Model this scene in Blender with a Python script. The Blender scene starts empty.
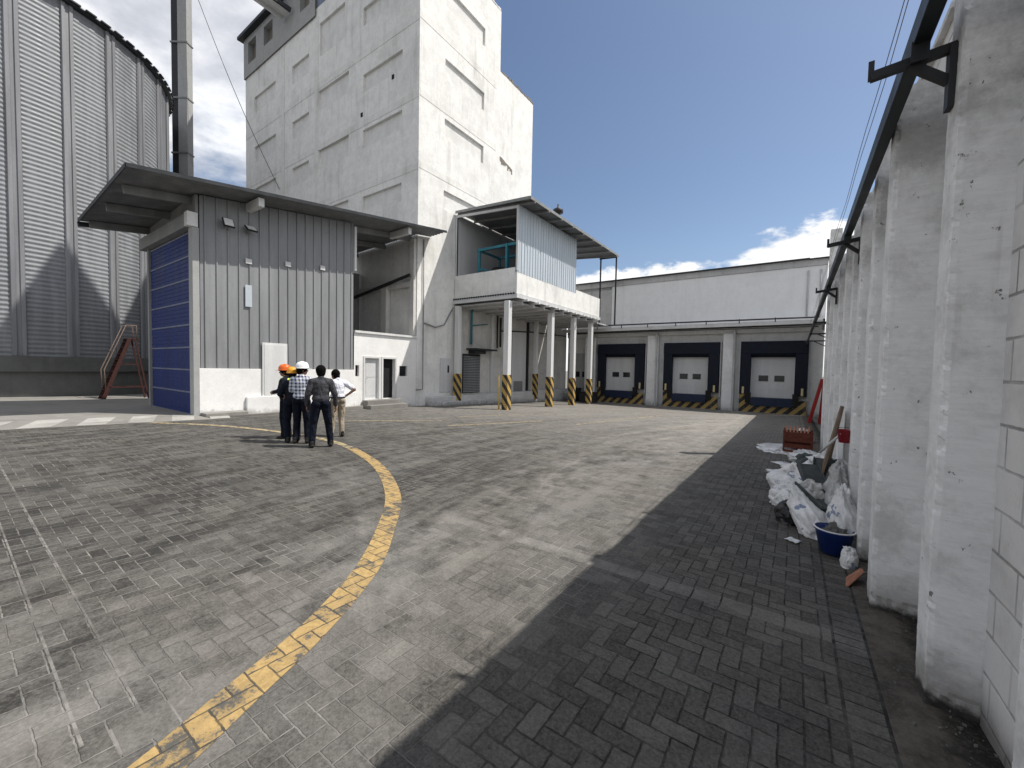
import bpy, bmesh, math, random
from mathutils import Vector, Matrix, noise
random.seed(7)
SC = bpy.context.scene
COL = SC.collection
PI = math.pi
R = math.radians
SLOPE = -0.031
def gz(y): return SLOPE * max(-40.0, min(45.0, y))

# ------------------------------------------------------------------ mesh builder
class MB:
    def __init__(s): s.v = []; s.f = []; s.m = []; s.sm = []
    def add(s, vs, fs, mi=0, smooth=False):
        o = len(s.v); s.v += [Vector(p) for p in vs]
        for f in fs:
            s.f.append([o + i for i in f]); s.m.append(mi); s.sm.append(smooth)
        return s
    def box(s, x0, x1, y0, y1, z0, z1, mi=0):
        if x0 > x1: x0, x1 = x1, x0
        if y0 > y1: y0, y1 = y1, y0
        if z0 > z1: z0, z1 = z1, z0
        return s.add([(x0,y0,z0),(x1,y0,z0),(x1,y1,z0),(x0,y1,z0),(x0,y0,z1),(x1,y0,z1),(x1,y1,z1),(x0,y1,z1)],
              [(0,3,2,1),(4,5,6,7),(0,1,5,4),(1,2,6,5),(2,3,7,6),(3,0,4,7)], mi)
    def hexa(s, p, mi=0):   # 8 corners: bottom 4 then top 4
        return s.add(p, [(0,3,2,1),(4,5,6,7),(0,1,5,4),(1,2,6,5),(2,3,7,6),(3,0,4,7)], mi)
    def bar(s, a, b, w, h, up=(0,0,1), mi=0):
        a, b = Vector(a), Vector(b); d = (b-a).normalized(); u = Vector(up)
        r = d.cross(u)
        if r.length < 1e-4: r = d.cross(Vector((1,0,0)))
        r.normalize(); u = r.cross(d).normalized()
        r *= w/2; u *= h/2
        return s.add([a-r-u,a+r-u,a+r+u,a-r+u,b-r-u,b+r-u,b+r+u,b-r+u],
                     [(0,1,2,3),(7,6,5,4),(0,4,5,1),(1,5,6,2),(2,6,7,3),(3,7,4,0)], mi)
    def tube(s, pts, r, n=10, mi=0, cap=True, smooth=True):
        pts = [Vector(p) for p in pts]; rs = r if isinstance(r, (list, tuple)) else [r]*len(pts)
        vs = []; fs = []
        t = (pts[1]-pts[0]).normalized()
        a = t.cross(Vector((0,0,1)))
        if a.length < .05: a = t.cross(Vector((1,0,0)))
        a.normalize()
        for i, p in enumerate(pts):
            if i == 0: d = pts[1]-pts[0]
            elif i == len(pts)-1: d = pts[-1]-pts[-2]
            else: d = (pts[i+1]-pts[i]).normalized() + (pts[i]-pts[i-1]).normalized()
            d.normalize(); a = (a - d*a.dot(d)).normalized(); b = d.cross(a)
            for k in range(n):
                q = 2*PI*k/n; vs.append(p + (a*math.cos(q)+b*math.sin(q))*rs[i])
        for i in range(len(pts)-1):
            for k in range(n):
                k2 = (k+1) % n
                fs.append((i*n+k, i*n+k2, (i+1)*n+k2, (i+1)*n+k))
        s.add(vs, fs, mi, smooth)
        if cap:
            o = len(s.v) - len(vs)
            s.f.append([o+k for k in range(n)][::-1]); s.m.append(mi); s.sm.append(False)
            s.f.append([o+(len(pts)-1)*n+k for k in range(n)]); s.m.append(mi); s.sm.append(False)
        return s
    def lathe(s, c, prof, n=24, mi=0, smooth=True, sx=1, sy=1):
        c = Vector(c); vs = []; fs = []
        for (r, z) in prof:
            for k in range(n):
                q = 2*PI*k/n; vs.append(c + Vector((r*sx*math.cos(q), r*sy*math.sin(q), z)))
        for i in range(len(prof)-1):
            for k in range(n):
                k2 = (k+1) % n; fs.append((i*n+k, i*n+k2, (i+1)*n+k2, (i+1)*n+k))
        return s.add(vs, fs, mi, smooth)
    def ball(s, c, r, n=10, mi=0, sc=(1,1,1), rot=None):
        c = Vector(c); vs = [Vector((0,0,-1))]; fs = []; m = n//2
        for i in range(1, m):
            p = -PI/2 + PI*i/m
            for k in range(n):
                q = 2*PI*k/n; vs.append(Vector((math.cos(p)*math.cos(q), math.cos(p)*math.sin(q), math.sin(p))))
        vs.append(Vector((0,0,1)))
        for k in range(n): fs.append((0, 1+(k+1)%n, 1+k))
        for i in range(m-2):
            for k in range(n):
                a = 1+i*n; fs.append((a+k, a+(k+1)%n, a+n+(k+1)%n, a+n+k))
        a = 1+(m-2)*n
        for k in range(n): fs.append((a+k, a+(k+1)%n, len(vs)-1))
        vs = [Vector((v.x*sc[0], v.y*sc[1], v.z*sc[2]))*r for v in vs]
        if rot: vs = [rot @ v for v in vs]
        return s.add([c+v for v in vs], fs, mi, True)
    def cap(s, a, b, ra, rb, n=10):     # tapered capsule of closed solids (for remeshing)
        s.tube([a, b], [ra, rb], n); s.ball(a, ra, n); s.ball(b, rb, n); return s
    def mesh(s, name, mats, off=(0,0,0)):
        me = bpy.data.meshes.new(name); off = Vector(off)
        me.from_pydata([tuple(v-off) for v in s.v], [], s.f)
        for m in (mats if isinstance(mats, (list, tuple)) else [mats]): me.materials.append(m)
        me.polygons.foreach_set('material_index', s.m)
        me.polygons.foreach_set('use_smooth', s.sm)
        me.update(); return me
    def build(s, name, mats, parent=None, bevel=0):
        off = parent['_o'] if parent is not None else (0,0,0)
        o = bpy.data.objects.new(name, s.mesh(name, mats, off)); COL.objects.link(o)
        if parent is not None: o.parent = parent; o['_o'] = list(off)
        else: o['_o'] = [0,0,0]
        if bevel:
            b = o.modifiers.new('b', 'BEVEL'); b.width = bevel; b.segments = 2; b.limit_method = 'ANGLE'; b.angle_limit = R(40)
        return o
def thing(name, label, cat, loc=(0,0,0), group=None):
    o = bpy.data.objects.new(name, None); COL.objects.link(o); o.location = loc; o['_o'] = list(loc)
    o.empty_display_size = .2
    return tag(o, label, cat, group)
def tag(o, label, cat, group=None):
    o['label'] = label; o['category'] = cat
    if group: o['group'] = group
    return o
def structure(o): o['kind'] = 'structure'; return o
def dup(root, loc, rz=0, label=None):
    r = root.copy(); COL.objects.link(r); r.location = loc; r.rotation_euler = (0,0,rz)
    if label: r['label'] = label
    for ch in list(root.children):
        c = ch.copy(); COL.objects.link(c); c.parent = r
        for g in list(ch.children):
            d = g.copy(); COL.objects.link(d); d.parent = c
    return r
def remesh(mb, name, mat, parent, vox, smooth=3):
    o = mb.build(name, mat, parent)
    m = o.modifiers.new('r', 'REMESH'); m.mode = 'VOXEL'; m.voxel_size = vox; m.use_smooth_shade = True
    if smooth:
        m = o.modifiers.new('s', 'SMOOTH'); m.iterations = smooth; m.factor = .5
    dg = bpy.context.evaluated_depsgraph_get(); dg.update()
    me = bpy.data.meshes.new_from_object(o.evaluated_get(dg))
    o.modifiers.clear(); o.data = me
    if not me.materials: me.materials.append(mat)
    return o

# ------------------------------------------------------------------ materials
class NT:
    def __init__(s, name):
        s.mat = bpy.data.materials.new(name); s.mat.use_nodes = True
        s.t = s.mat.node_tree; s.n = s.t.nodes; s.b = s.n['Principled BSDF']
    def new(s, k): return s.n.new(k)
    def link(s, a, b): s.t.links.new(a, b)
    def put(s, sock, v):
        if hasattr(v, 'is_output'): s.link(v, sock)
        else: sock.default_value = v
    def math(s, op, a, b=0.0, c=None, clamp=False):
        n = s.new('ShaderNodeMath'); n.operation = op; n.use_clamp = clamp
        s.put(n.inputs[0], a); s.put(n.inputs[1], b)
        if c is not None: s.put(n.inputs[2], c)
        return n.outputs[0]
    def pos(s):
        if not hasattr(s, '_p'): s._p = s.new('ShaderNodeNewGeometry').outputs['Position']
        return s._p
    def obj(s): return s.new('ShaderNodeTexCoord').outputs['Object']
    def sep(s, v):
        n = s.new('ShaderNodeSeparateXYZ'); s.link(v, n.inputs[0]); return n.outputs
    def comb(s, x, y, z=0.0):
        n = s.new('ShaderNodeCombineXYZ')
        for i, v in enumerate((x,y,z)): s.put(n.inputs[i], v)
        return n.outputs[0]
    def scale(s, v, sc):
        n = s.new('ShaderNodeVectorMath'); n.operation = 'MULTIPLY'; s.link(v, n.inputs[0]); n.inputs[1].default_value = sc; return n.outputs[0]
    def noise(s, v, sc, det=4, rough=.55, dist=0):
        n = s.new('ShaderNodeTexNoise'); s.link(v, n.inputs['Vector']); n.inputs['Scale'].default_value = sc
        n.inputs['Detail'].default_value = det; n.inputs['Roughness'].default_value = rough; n.inputs['Distortion'].default_value = dist
        return n.outputs['Fac']
    def ramp(s, f, a, b, lo=0.0, hi=1.0):
        n = s.new('ShaderNodeMapRange'); n.interpolation_type = 'SMOOTHSTEP'; s.put(n.inputs[0], f)
        for i, v in enumerate((a,b,lo,hi)): n.inputs[1+i].default_value = v
        return n.outputs[0]
    def mix(s, f, a, b, mode='MIX'):
        n = s.new('ShaderNodeMix'); n.data_type = 'RGBA'; n.blend_type = mode
        s.put(n.inputs[0], f)
        for i, v in ((6,a),(7,b)):
            if isinstance(v, (tuple, list)): v = (*v[:3], 1)
            s.put(n.inputs[i], v)
        return n.outputs[2]
    def rgb(s, f):   # grey colour from a value
        n = s.new('ShaderNodeCombineColor')
        for i in range(3): s.put(n.inputs[i], f)
        return n.outputs[0]
    def white(s, v):
        n = s.new('ShaderNodeTexWhiteNoise'); n.noise_dimensions = '3D'; s.link(v, n.inputs[0]); return n.outputs['Value']
    def bump(s, h, strength=.3, dist=.02, prev=None):
        n = s.new('ShaderNodeBump'); s.link(h, n.inputs['Height']); n.inputs['Strength'].default_value = strength; n.inputs['Distance'].default_value = dist
        if prev is not None: s.link(prev, n.inputs['Normal'])
        return n.outputs[0]
    def done(s, col, rough=.8, normal=None, metal=0, spec=.3):
        if isinstance(col, (tuple, list)): col = (*col[:3], 1)
        s.put(s.b.inputs['Base Color'], col); s.put(s.b.inputs['Roughness'], rough)
        s.b.inputs['Metallic'].default_value = metal; s.b.inputs['Specular IOR Level'].default_value = spec
        if normal is not None: s.link(normal, s.b.inputs['Normal'])
        return s.mat

def concrete(name, col, dirt, amt=.5, streak=.5, bump=.3, fine=30, chips=0.0, chipcol=(.12,.115,.105), rough=.85, low=None):
    t = NT(name); p = t.pos()
    n1 = t.noise(p, .55, 7, .62); n2 = t.noise(t.scale(p, (1.6,1.6,.16)), 1.5, 6, .65); n3 = t.noise(p, 4.2, 8, .7)
    f = t.math('ADD', t.ramp(n1, .46, .74, 0, amt), t.ramp(n2, .5, .78, 0, streak))
    f = t.math('ADD', f, t.ramp(n3, .5, .8, 0, amt*.7), clamp=True)
    c = t.mix(f, col, dirt)
    c = t.mix(t.ramp(t.noise(p, 1.9, 9, .78), .40, .66, 0, amt*.75), c, tuple(x*.62 for x in col))
    c = t.mix(t.ramp(t.noise(p, 14, 6, .7), .3, .7, .0, .25), c, tuple(x*.70 for x in col))
    h = t.math('ADD', t.noise(p, fine, 5, .6), t.math('MULTIPLY', n3, .8))
    if chips:
        ch = t.math('MAXIMUM', t.ramp(t.noise(t.scale(p, (1,1,.8)), 7.5, 9, .78), .665-chips*.05, .70-chips*.05), t.ramp(t.noise(t.scale(p, (1,1,.7)), 26, 5, .7), .70-chips*.05, .73-chips*.05))
        c = t.mix(t.math('MULTIPLY', ch, .8), c, chipcol); h = t.math('SUBTRACT', h, ch)
    if low is not None:     # splash dirt with a ragged edge along the foot of a wall
        z = t.sep(p)[2]; zz = t.math('ADD', z, t.math('MULTIPLY', t.math('SUBTRACT', n3, .5), 1.0))
        zz = t.math('ADD', zz, t.math('MULTIPLY', t.sep(p)[1], -SLOPE))
        c = t.mix(t.ramp(zz, low, -.12, 0, .75), c, tuple(x*.42 for x in dirt))
    return t.done(c, rough, t.bump(h, bump, .015))
def metal(name, col, var=.25, rough=.45, met=.3, streak=True, rust=0):
    t = NT(name); p = t.pos()
    n = t.noise(t.scale(p, (1.2,1.2,.12)) if streak else p, 2.2, 6, .65)
    c = t.mix(t.ramp(n, .35, .72), tuple(x*(1-var) for x in col), tuple(min(1,x*(1+var*.5)) for x in col))
    c = t.mix(t.ramp(t.noise(p, 9, 6, .7), .45, .75, 0, .25), c, tuple(x*.6 for x in col))
    if rust: c = t.mix(t.ramp(t.noise(p, 5, 8, .75), .62-rust*.1, .72, 0, .85), c, (.16,.07,.035))
    return t.done(c, t.ramp(n, .3, .7, rough*.85, min(1,rough*1.2)), t.bump(t.noise(p, 6, 4), .06, .02), met)
def plain(name, col, rough=.6, var=.15, sc=12, bump=.1, spec=.3, met=0):
    t = NT(name); p = t.pos(); n = t.noise(p, sc, 6, .65)
    c = t.mix(t.ramp(n, .3, .7), tuple(x*(1-var) for x in col), tuple(min(1, x*(1+var*.6)) for x in col))
    return t.done(c, rough, t.bump(n, bump, .01), met, spec)
def cloth(name, col, var=.22):
    t = NT(name); p = t.obj(); n = t.noise(p, 9, 5, .6); w = t.noise(t.scale(p, (1,1,.5)), 14, 3, .5)
    c = t.mix(t.ramp(n, .3, .7), tuple(x*(1-var) for x in col), tuple(min(1, x*(1+var)) for x in col))
    return t.done(c, .9, t.bump(w, .9, .06), 0, .1)
def stripes(name, period, kx, ky, kz, yel=(.44,.30,.10), blk=(.025,.024,.024), wear=.6, duty=.5):
    t = NT(name); p = t.pos(); x, y, z = t.sep(p)
    s = t.math('ADD', t.math('ADD', t.math('MULTIPLY', x, kx), t.math('MULTIPLY', y, ky)), t.math('MULTIPLY', z, kz))
    s = t.math('ADD', s, t.math('MULTIPLY', t.noise(p, 6, 3), .02))
    fr = t.math('FRACT', t.math('DIVIDE', s, period))
    c = t.mix(t.math('GREATER_THAN', fr, duty), yel, blk)
    d = t.noise(p, 7, 7, .75)
    c = t.mix(t.ramp(d, .48, .72, 0, wear), c, (.20,.18,.15))
    return t.done(c, .75, t.bump(d, .3, .01))

def herring(t, p, w=.1):
    """90 degree herringbone of 10 x 20 cm pavers: returns joint mask, per brick random"""
    x, y, _ = t.sep(p)
    x = t.math('ADD', x, t.math('MULTIPLY', t.math('SUBTRACT', t.noise(p, 22, 4), .5), .014))
    y = t.math('ADD', y, t.math('MULTIPLY', t.math('SUBTRACT', t.noise(t.scale(p, (1,1.3,1)), 24, 4), .5), .014))
    X = t.math('DIVIDE', x, w); Y = t.math('DIVIDE', y, w)
    i = t.math('FLOOR', X); j = t.math('FLOOR', Y); u = t.math('SUBTRACT', X, i); v = t.math('SUBTRACT', Y, j)
    k = t.math('FLOORED_MODULO', t.math('SUBTRACT', i, j), 4.0)
    eq = lambda n: t.math('COMPARE', k, float(n), .25)
    e0, e1, e2, e3 = eq(0), eq(1), eq(2), eq(3)
    L, Rr, B, T = u, t.math('SUBTRACT', 1, u), v, t.math('SUBTRACT', 1, v)
    big = lambda d, e: t.math('ADD', d, t.math('MULTIPLY', e, 9.0))
    d = t.math('MINIMUM', t.math('MINIMUM', big(Rr, e0), big(L, e1)), t.math('MINIMUM', big(B, e2), big(T, e3)))
    joint = t.ramp(d, .028, .062, 1, 0)
    bi = t.math('SUBTRACT', i, e1); bj = t.math('SUBTRACT', j, e2)
    return joint, t.white(t.comb(bi, bj, 3.0))
def band(t, c, lo, hi):   # 1 inside lo..hi
    return t.math('MULTIPLY', t.math('GREATER_THAN', c, lo), t.math('LESS_THAN', c, hi))

def pavement():
    t = NT('paver_pavement'); p = t.pos(); x, y, z = t.sep(p)
    joint, rnd = herring(t, p)
    # soldier courses and concrete header strips that frame the paving fields
    yb = None
    for c in (3.27, 7.18, 11.1, 15.0, 19.0, 23.0):
        b = band(t, y, c, c+.17); b = t.math('MULTIPLY', b, t.math('GREATER_THAN', x, -8.0 if c > 5 else -3.3)); yb = b if yb is None else t.math('ADD', yb, b)
    xb = None
    for c in (-2.42, -10.7):
        b = band(t, x, c, c+.2); xb = b if xb is None else t.math('ADD', xb, b)
    xb = t.math('MULTIPLY', xb, t.math('GREATER_THAN', y, .4))
    hdr = t.math('MINIMUM', t.math('ADD', yb, xb), 1.0)
    fx = t.math('FRACT', t.math('DIVIDE', x, .2)); fy = t.math('FRACT', t.math('DIVIDE', y, .1))
    sj = t.math('MAXIMUM', t.math('MULTIPLY', yb, t.math('LESS_THAN', fx, .06)), t.math('MULTIPLY', xb, t.math('LESS_THAN', t.math('FRACT', t.math('DIVIDE', y, .2)), .05)))
    edge = t.math('GREATER_THAN', x, .26)
    ej = t.math('MAXIMUM', t.math('LESS_THAN', fy, .11), t.math('MAXIMUM', band(t, x, .247, .277), band(t, x, .43, .46)))
    ern = t.white(t.comb(t.math('FLOOR', t.math('DIVIDE', y, .1)), 0.0, 1.0))
    mixv = lambda f, a, b: t.math('ADD', t.math('MULTIPLY', a, t.math('SUBTRACT', 1.0, f)), t.math('MULTIPLY', b, f))
    joint = mixv(hdr, joint, sj); joint = mixv(edge, joint, ej)
    rnd = mixv(edge, rnd, ern); rnd = mixv(hdr, rnd, .55)
    big = t.noise(p, .35, 6, .6); mid = t.noise(p, 2.3, 7, .68); fine = t.noise(p, 42, 5, .7)
    # tyre marks: streaks drawn out along the turning circles of the lorries
    def arcs(cx, cy, fr, seed, al):
        dx = t.math('SUBTRACT', x, cx); dy = t.math('SUBTRACT', y, cy)
        r = t.math('SQRT', t.math('ADD', t.math('MULTIPLY', dx, dx), t.math('MULTIPLY', dy, dy)))
        a = t.math('ARCTAN2', dy, dx)
        return t.noise(t.comb(t.math('MULTIPLY', r, fr), t.math('MULTIPLY', a, al), seed), 1.0, 6, .62, .25)
    a1 = arcs(15.0, 9.5, 3.2, 1.0, 2.0); a2 = arcs(-9.0, -7.0, 3.0, 5.0, 1.0); a3 = arcs(9.0, 4.0, 6.5, 9.0, 1.6)
    far = t.ramp(x, -1.4, -3.2, .35, 1)
    mark = t.math('ADD', t.math('ADD', t.math('SUBTRACT', a1, .5), t.math('MULTIPLY', t.math('SUBTRACT', a2, .5), .45)), t.math('MULTIPLY', t.math('SUBTRACT', a3, .5), .6))
    def track(cx, cy, r0, w, seed):
        dx = t.math('SUBTRACT', x, cx); dy = t.math('SUBTRACT', y, cy)
        r = t.math('SQRT', t.math('ADD', t.math('MULTIPLY', dx, dx), t.math('MULTIPLY', dy, dy)))
        r = t.math('ADD', r, t.math('MULTIPLY', t.math('SUBTRACT', t.noise(p, .25, 2), .5), 1.4))
        m = t.ramp(t.math('ABSOLUTE', t.math('SUBTRACT', r, r0)), w*.5, w*.5+.10, 1, 0)
        return t.math('MULTIPLY', m, t.ramp(t.noise(t.comb(t.math('MULTIPLY', r, 9.0), t.math('MULTIPLY', t.math('ARCTAN2', dy, dx), 3.0), seed), 1.0, 5, .7), .36, .62))
    tr = None
    for (cx,cy,r0,w,sd,k) in ((15,9.5,20.6,.22,1,-.15),(15,9.5,18.4,.22,2,-.15),(15,9.5,23.4,.25,3,-.15),(-9,-7,9.3,.2,4,-.15),(-9,-7,11.2,.2,5,.17),(9,4,12.6,.22,6,-.15),(9,4,14.6,.22,7,.17),(16,12,20.2,.2,8,.17),(-4,22,14.5,.22,9,-.15),(-4,22,12.6,.22,10,-.15)):
        m = t.math('MULTIPLY', track(cx,cy,r0,w,float(sd)), k); tr = m if tr is None else t.math('ADD', tr, m)
    mark = t.math('ADD', mark, tr)
    mark = t.math('MULTIPLY', mark, far)
    grit = t.noise(p, 75, 6, .75); blot = t.noise(p, 7.0, 8, .72)
    v = t.math('ADD', .092, t.math('MULTIPLY', t.math('SUBTRACT', rnd, .5), .046))
    v = t.math('ADD', v, t.math('MULTIPLY', t.math('SUBTRACT', big, .5), .04))
    v = t.math('ADD', v, t.math('MULTIPLY', t.math('SUBTRACT', mid, .5), .04))
    v = t.math('ADD', v, t.math('MULTIPLY', t.math('SUBTRACT', blot, .5), .065))
    v = t.math('ADD', v, t.math('MULTIPLY', mark, .155))
    v = t.math('ADD', v, t.math('MULTIPLY', t.math('SUBTRACT', fine, .5), .15))
    v = t.math('ADD', v, t.math('MULTIPLY', t.math('SUBTRACT', grit, .5), .17))
    v = t.math('ADD', v, t.math('ADD', t.math('MULTIPLY', hdr, .010), t.math('MULTIPLY', t.math('MULTIPLY', band(t, y, 3.27, 3.44), t.ramp(mid, .3, .6, .25, 1)), t.ramp(x, -3.4, -2.0, 0, .04))))
    # rubber and oil darken the turning area; the strip nearest the docks is dusted paler
    v = t.math('SUBTRACT', v, t.math('MULTIPLY', t.ramp(t.math('ADD', x, t.math('MULTIPLY', t.math('SUBTRACT', big, .5), 3.0)), -2.2, -5.0), t.ramp(y, 11, 5, 0, .024)))
    dust = t.math('ADD', t.ramp(y, 6, 20, 0, .085), t.math('MULTIPLY', t.ramp(t.math('ABSOLUTE', t.math('ADD', x, 2.7)), 2.0, 0, 0, .05), t.ramp(mid, .3, .6)))
    v = t.math('MAXIMUM', t.math('ADD', v, dust), .034)
    # joints: pale and sandy in the sunlit yard, painted darker within the wall's shade
    sunlit_sand = t.math('MULTIPLY', t.ramp(t.math('ADD', x, t.math('MULTIPLY', mid, 1.2)), -.1, -1.0), t.ramp(t.noise(p, .9, 4), .32, .60, .25, 1))
    jv = mixv(sunlit_sand, t.math('ADD', .022, t.math('MULTIPLY', t.ramp(blot, .45, .75), .06)), t.math('ADD', .15, t.math('MULTIPLY', t.ramp(mid, .35, .7), .16)))
    keep = t.math('SUBTRACT', 1.0, t.math('MULTIPLY', t.ramp(t.math('ADD', mark, t.math('SUBTRACT', mid, .5)), .02, .2), .6))
    lines = t.math('MULTIPLY', t.math('ADD', band(t, y, .31, .322), band(t, y, .505, .517)), t.math('LESS_THAN', x, -2.4))
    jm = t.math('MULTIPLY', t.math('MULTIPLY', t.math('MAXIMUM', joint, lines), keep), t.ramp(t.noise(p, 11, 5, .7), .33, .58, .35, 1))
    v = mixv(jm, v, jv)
    tint = t.mix(t.ramp(t.noise(p, .8, 4), .35, .68), (1.065,1.0,.90), (1.045,1.0,.925))
    c = t.mix(1.0, t.rgb(v), tint, 'MULTIPLY')
    stain = t.ramp(t.noise(p, 1.15, 7, .7), .66, .80, 0, .15)
    c = t.mix(stain, c, (.03,.029,.028))
    c = t.mix(t.math('MULTIPLY', t.ramp(t.noise(p, 9, 3, .5), .76, .79), .5), c, (.022,.02,.02))
    c = t.mix(t.math('MULTIPLY', t.ramp(t.noise(t.scale(p, (1,1,1)), 23, 2, .5), .80, .82), .6), c, (.35,.33,.3))
    h = t.math('SUBTRACT', t.math('ADD', t.math('MULTIPLY', t.math('ADD', fine, grit), .45), t.math('MULTIPLY', rnd, .3)), t.math('MULTIPLY', joint, .9))
    return t.done(c, .85, t.bump(h, .8, .009), 0, .2)
def paint(name, col, wear0, wear1, under=(.085,.082,.075)):
    t = NT(name); p = t.pos(); joint, rnd = herring(t, p)
    w = t.math('ADD', t.noise(p, 13, 8, .78), t.math('MULTIPLY', t.math('SUBTRACT', rnd, .5), .16))
    w = t.math('ADD', w, t.math('MULTIPLY', t.math('SUBTRACT', t.noise(p, 1.1, 4), .5), .35))
    c = t.mix(t.ramp(t.noise(p, 26, 5, .7), .3, .7), tuple(x*.72 for x in col), tuple(x*1.15 for x in col))
    w = t.math('ADD', w, t.math('MULTIPLY', joint, .10))
    c = t.mix(t.ramp(w, wear0, wear1), c, under)
    c = t.mix(t.math('MULTIPLY', joint, .72), c, (.05,.045,.035))
    return t.done(c, .75, t.bump(t.math('SUBTRACT', w, joint), .5, .006))
def blockwall():
    t = NT('painted_block_wall'); p = t.pos(); x, y, z = t.sep(p)
    zz = t.math('DIVIDE', z, .2); row = t.math('FLOOR', zz); fz = t.math('SUBTRACT', zz, row)
    yy = t.math('ADD', t.math('DIVIDE', y, .4), t.math('MULTIPLY', row, .5)); fy = t.math('FRACT', yy)
    dz = t.math('MULTIPLY', t.math('MINIMUM', fz, t.math('SUBTRACT', 1, fz)), .2); dy = t.math('MULTIPLY', t.math('MINIMUM', fy, t.math('SUBTRACT', 1, fy)), .4)
    d = t.math('ADD', t.math('MINIMUM', dz, dy), t.math('MULTIPLY', t.math('SUBTRACT', t.noise(p, 18, 4), .5), .008))
    j = t.ramp(d, .003, .011, 1, 0)
    n = t.noise(p, 3, 8, .7); c = t.mix(t.ramp(n, .4, .75, 0, .6), (.72,.71,.695), (.46,.45,.43))
    c = t.mix(t.math('MULTIPLY', j, t.ramp(t.noise(p, 2.2, 4), .3, .6, .15, .85)), c, (.20,.195,.19))
    ch = t.ramp(t.noise(p, 8, 9, .78), .66, .70); c = t.mix(t.math('MULTIPLY', ch, .8), c, (.12,.115,.105))
    foot = t.ramp(t.math('ADD', z, t.math('MULTIPLY', n, .3)), .32, .1, 0, .8); c = t.mix(foot, c, (.07,.065,.058))
    h = t.math('SUBTRACT', t.math('ADD', t.math('MULTIPLY', n, .4), t.math('MULTIPLY', t.noise(p, 40, 4), .3)), t.math('ADD', t.math('MULTIPLY', j, .8), ch))
    return t.done(c, .85, t.bump(h, .5, .012))
def plaid():
    t = NT('plaid_cloth'); x, y, z = t.sep(t.obj())
    def line(v, per, lo): return t.math('GREATER_THAN', t.math('FRACT', t.math('DIVIDE', v, per)), lo)
    a = t.math('ADD', line(t.math('ADD', x, t.math('MULTIPLY', y, .8)), .075, .55), line(z, .075, .55))
    c = t.mix(t.math('MULTIPLY', a, .5), (.62,.64,.68), (.03,.04,.10))
    return t.done(c, .9, None, 0, .1)

M = {}
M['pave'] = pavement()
M['yellow'] = paint('worn_yellow_paint', (.40,.275,.115), .48, .62)
M['pale'] = paint('faded_line_paint', (.42,.34,.19), .46, .62)
M['white_dash'] = concrete('white_road_paint', (.44,.43,.40), (.20,.19,.175), 1.2, 0, .2, 20)
M['apron'] = concrete('apron_concrete', (.25,.24,.22), (.13,.125,.115), .6, .0, .25)
def soilmat():
    t = NT('dirty_footing'); p = t.pos(); x, y, z = t.sep(p)
    n = t.noise(p, 5, 9, .75); g = t.noise(p, 60, 5, .75)
    c = t.mix(t.ramp(n, .35, .65), (.15,.13,.108), (.055,.048,.040))
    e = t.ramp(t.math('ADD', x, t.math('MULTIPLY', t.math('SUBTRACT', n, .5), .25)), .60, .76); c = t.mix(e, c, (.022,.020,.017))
    c = t.mix(t.ramp(g, .45, .75, 0, .5), c, (.19,.175,.15))
    return t.done(c, .92, t.bump(t.math('ADD', n, t.math('MULTIPLY', g, .7)), 1.0, .02))
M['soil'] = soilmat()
M['tower'] = concrete('weathered_white_render', (.80,.795,.765), (.46,.455,.43), .52, .62, .5, 9, .35, (.34,.32,.29))
M['recess'] = concrete('recess_render', (.74,.735,.71), (.48,.48,.46), .5, .5, .3, 10)
M['ring'] = concrete('dark_ring_concrete', (.13,.135,.13), (.06,.06,.058), .6, .5, .3)
M['band'] = concrete('string_course_render', (.76,.755,.725), (.42,.41,.39), .5, .7, .35, 10)
M['dark_plaster'] = concrete('broken_plaster', (.20,.18,.15), (.09,.08,.07), .6, .2, .8, 20)
M['pent'] = concrete('grey_penthouse_render', (.36,.365,.36), (.26,.26,.25), .4, .6, .3)
M['bluecl'] = metal('blue_grey_cladding', (.20,.24,.33), .2, .5, .1)
M['plinth'] = concrete('white_plinth_paint', (.80,.795,.78), (.60,.59,.56), .35, .3, .2, 30, 0, low=.25)
M['white'] = concrete('dock_white_paint', (.76,.765,.77), (.56,.56,.555), .25, .45, .15, 30, 0)
M['dockbase'] = concrete('dock_grey_paint', (.62,.62,.61), (.33,.33,.32), .5, .6, .25, 30, .1, low=.3)
M['pierw'] = concrete('grimy_pier_paint', (.78,.78,.775), (.46,.46,.45), .45, .6, .25, 30, .05, low=.5)
M['fascia'] = concrete('grey_fascia', (.48,.48,.48), (.24,.24,.24), .5, .8, .2)
M['undr'] = concrete('grimy_white_wall', (.62,.61,.58), (.33,.32,.30), .6, .7, .3, 20, .1, low=.45)
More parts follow.
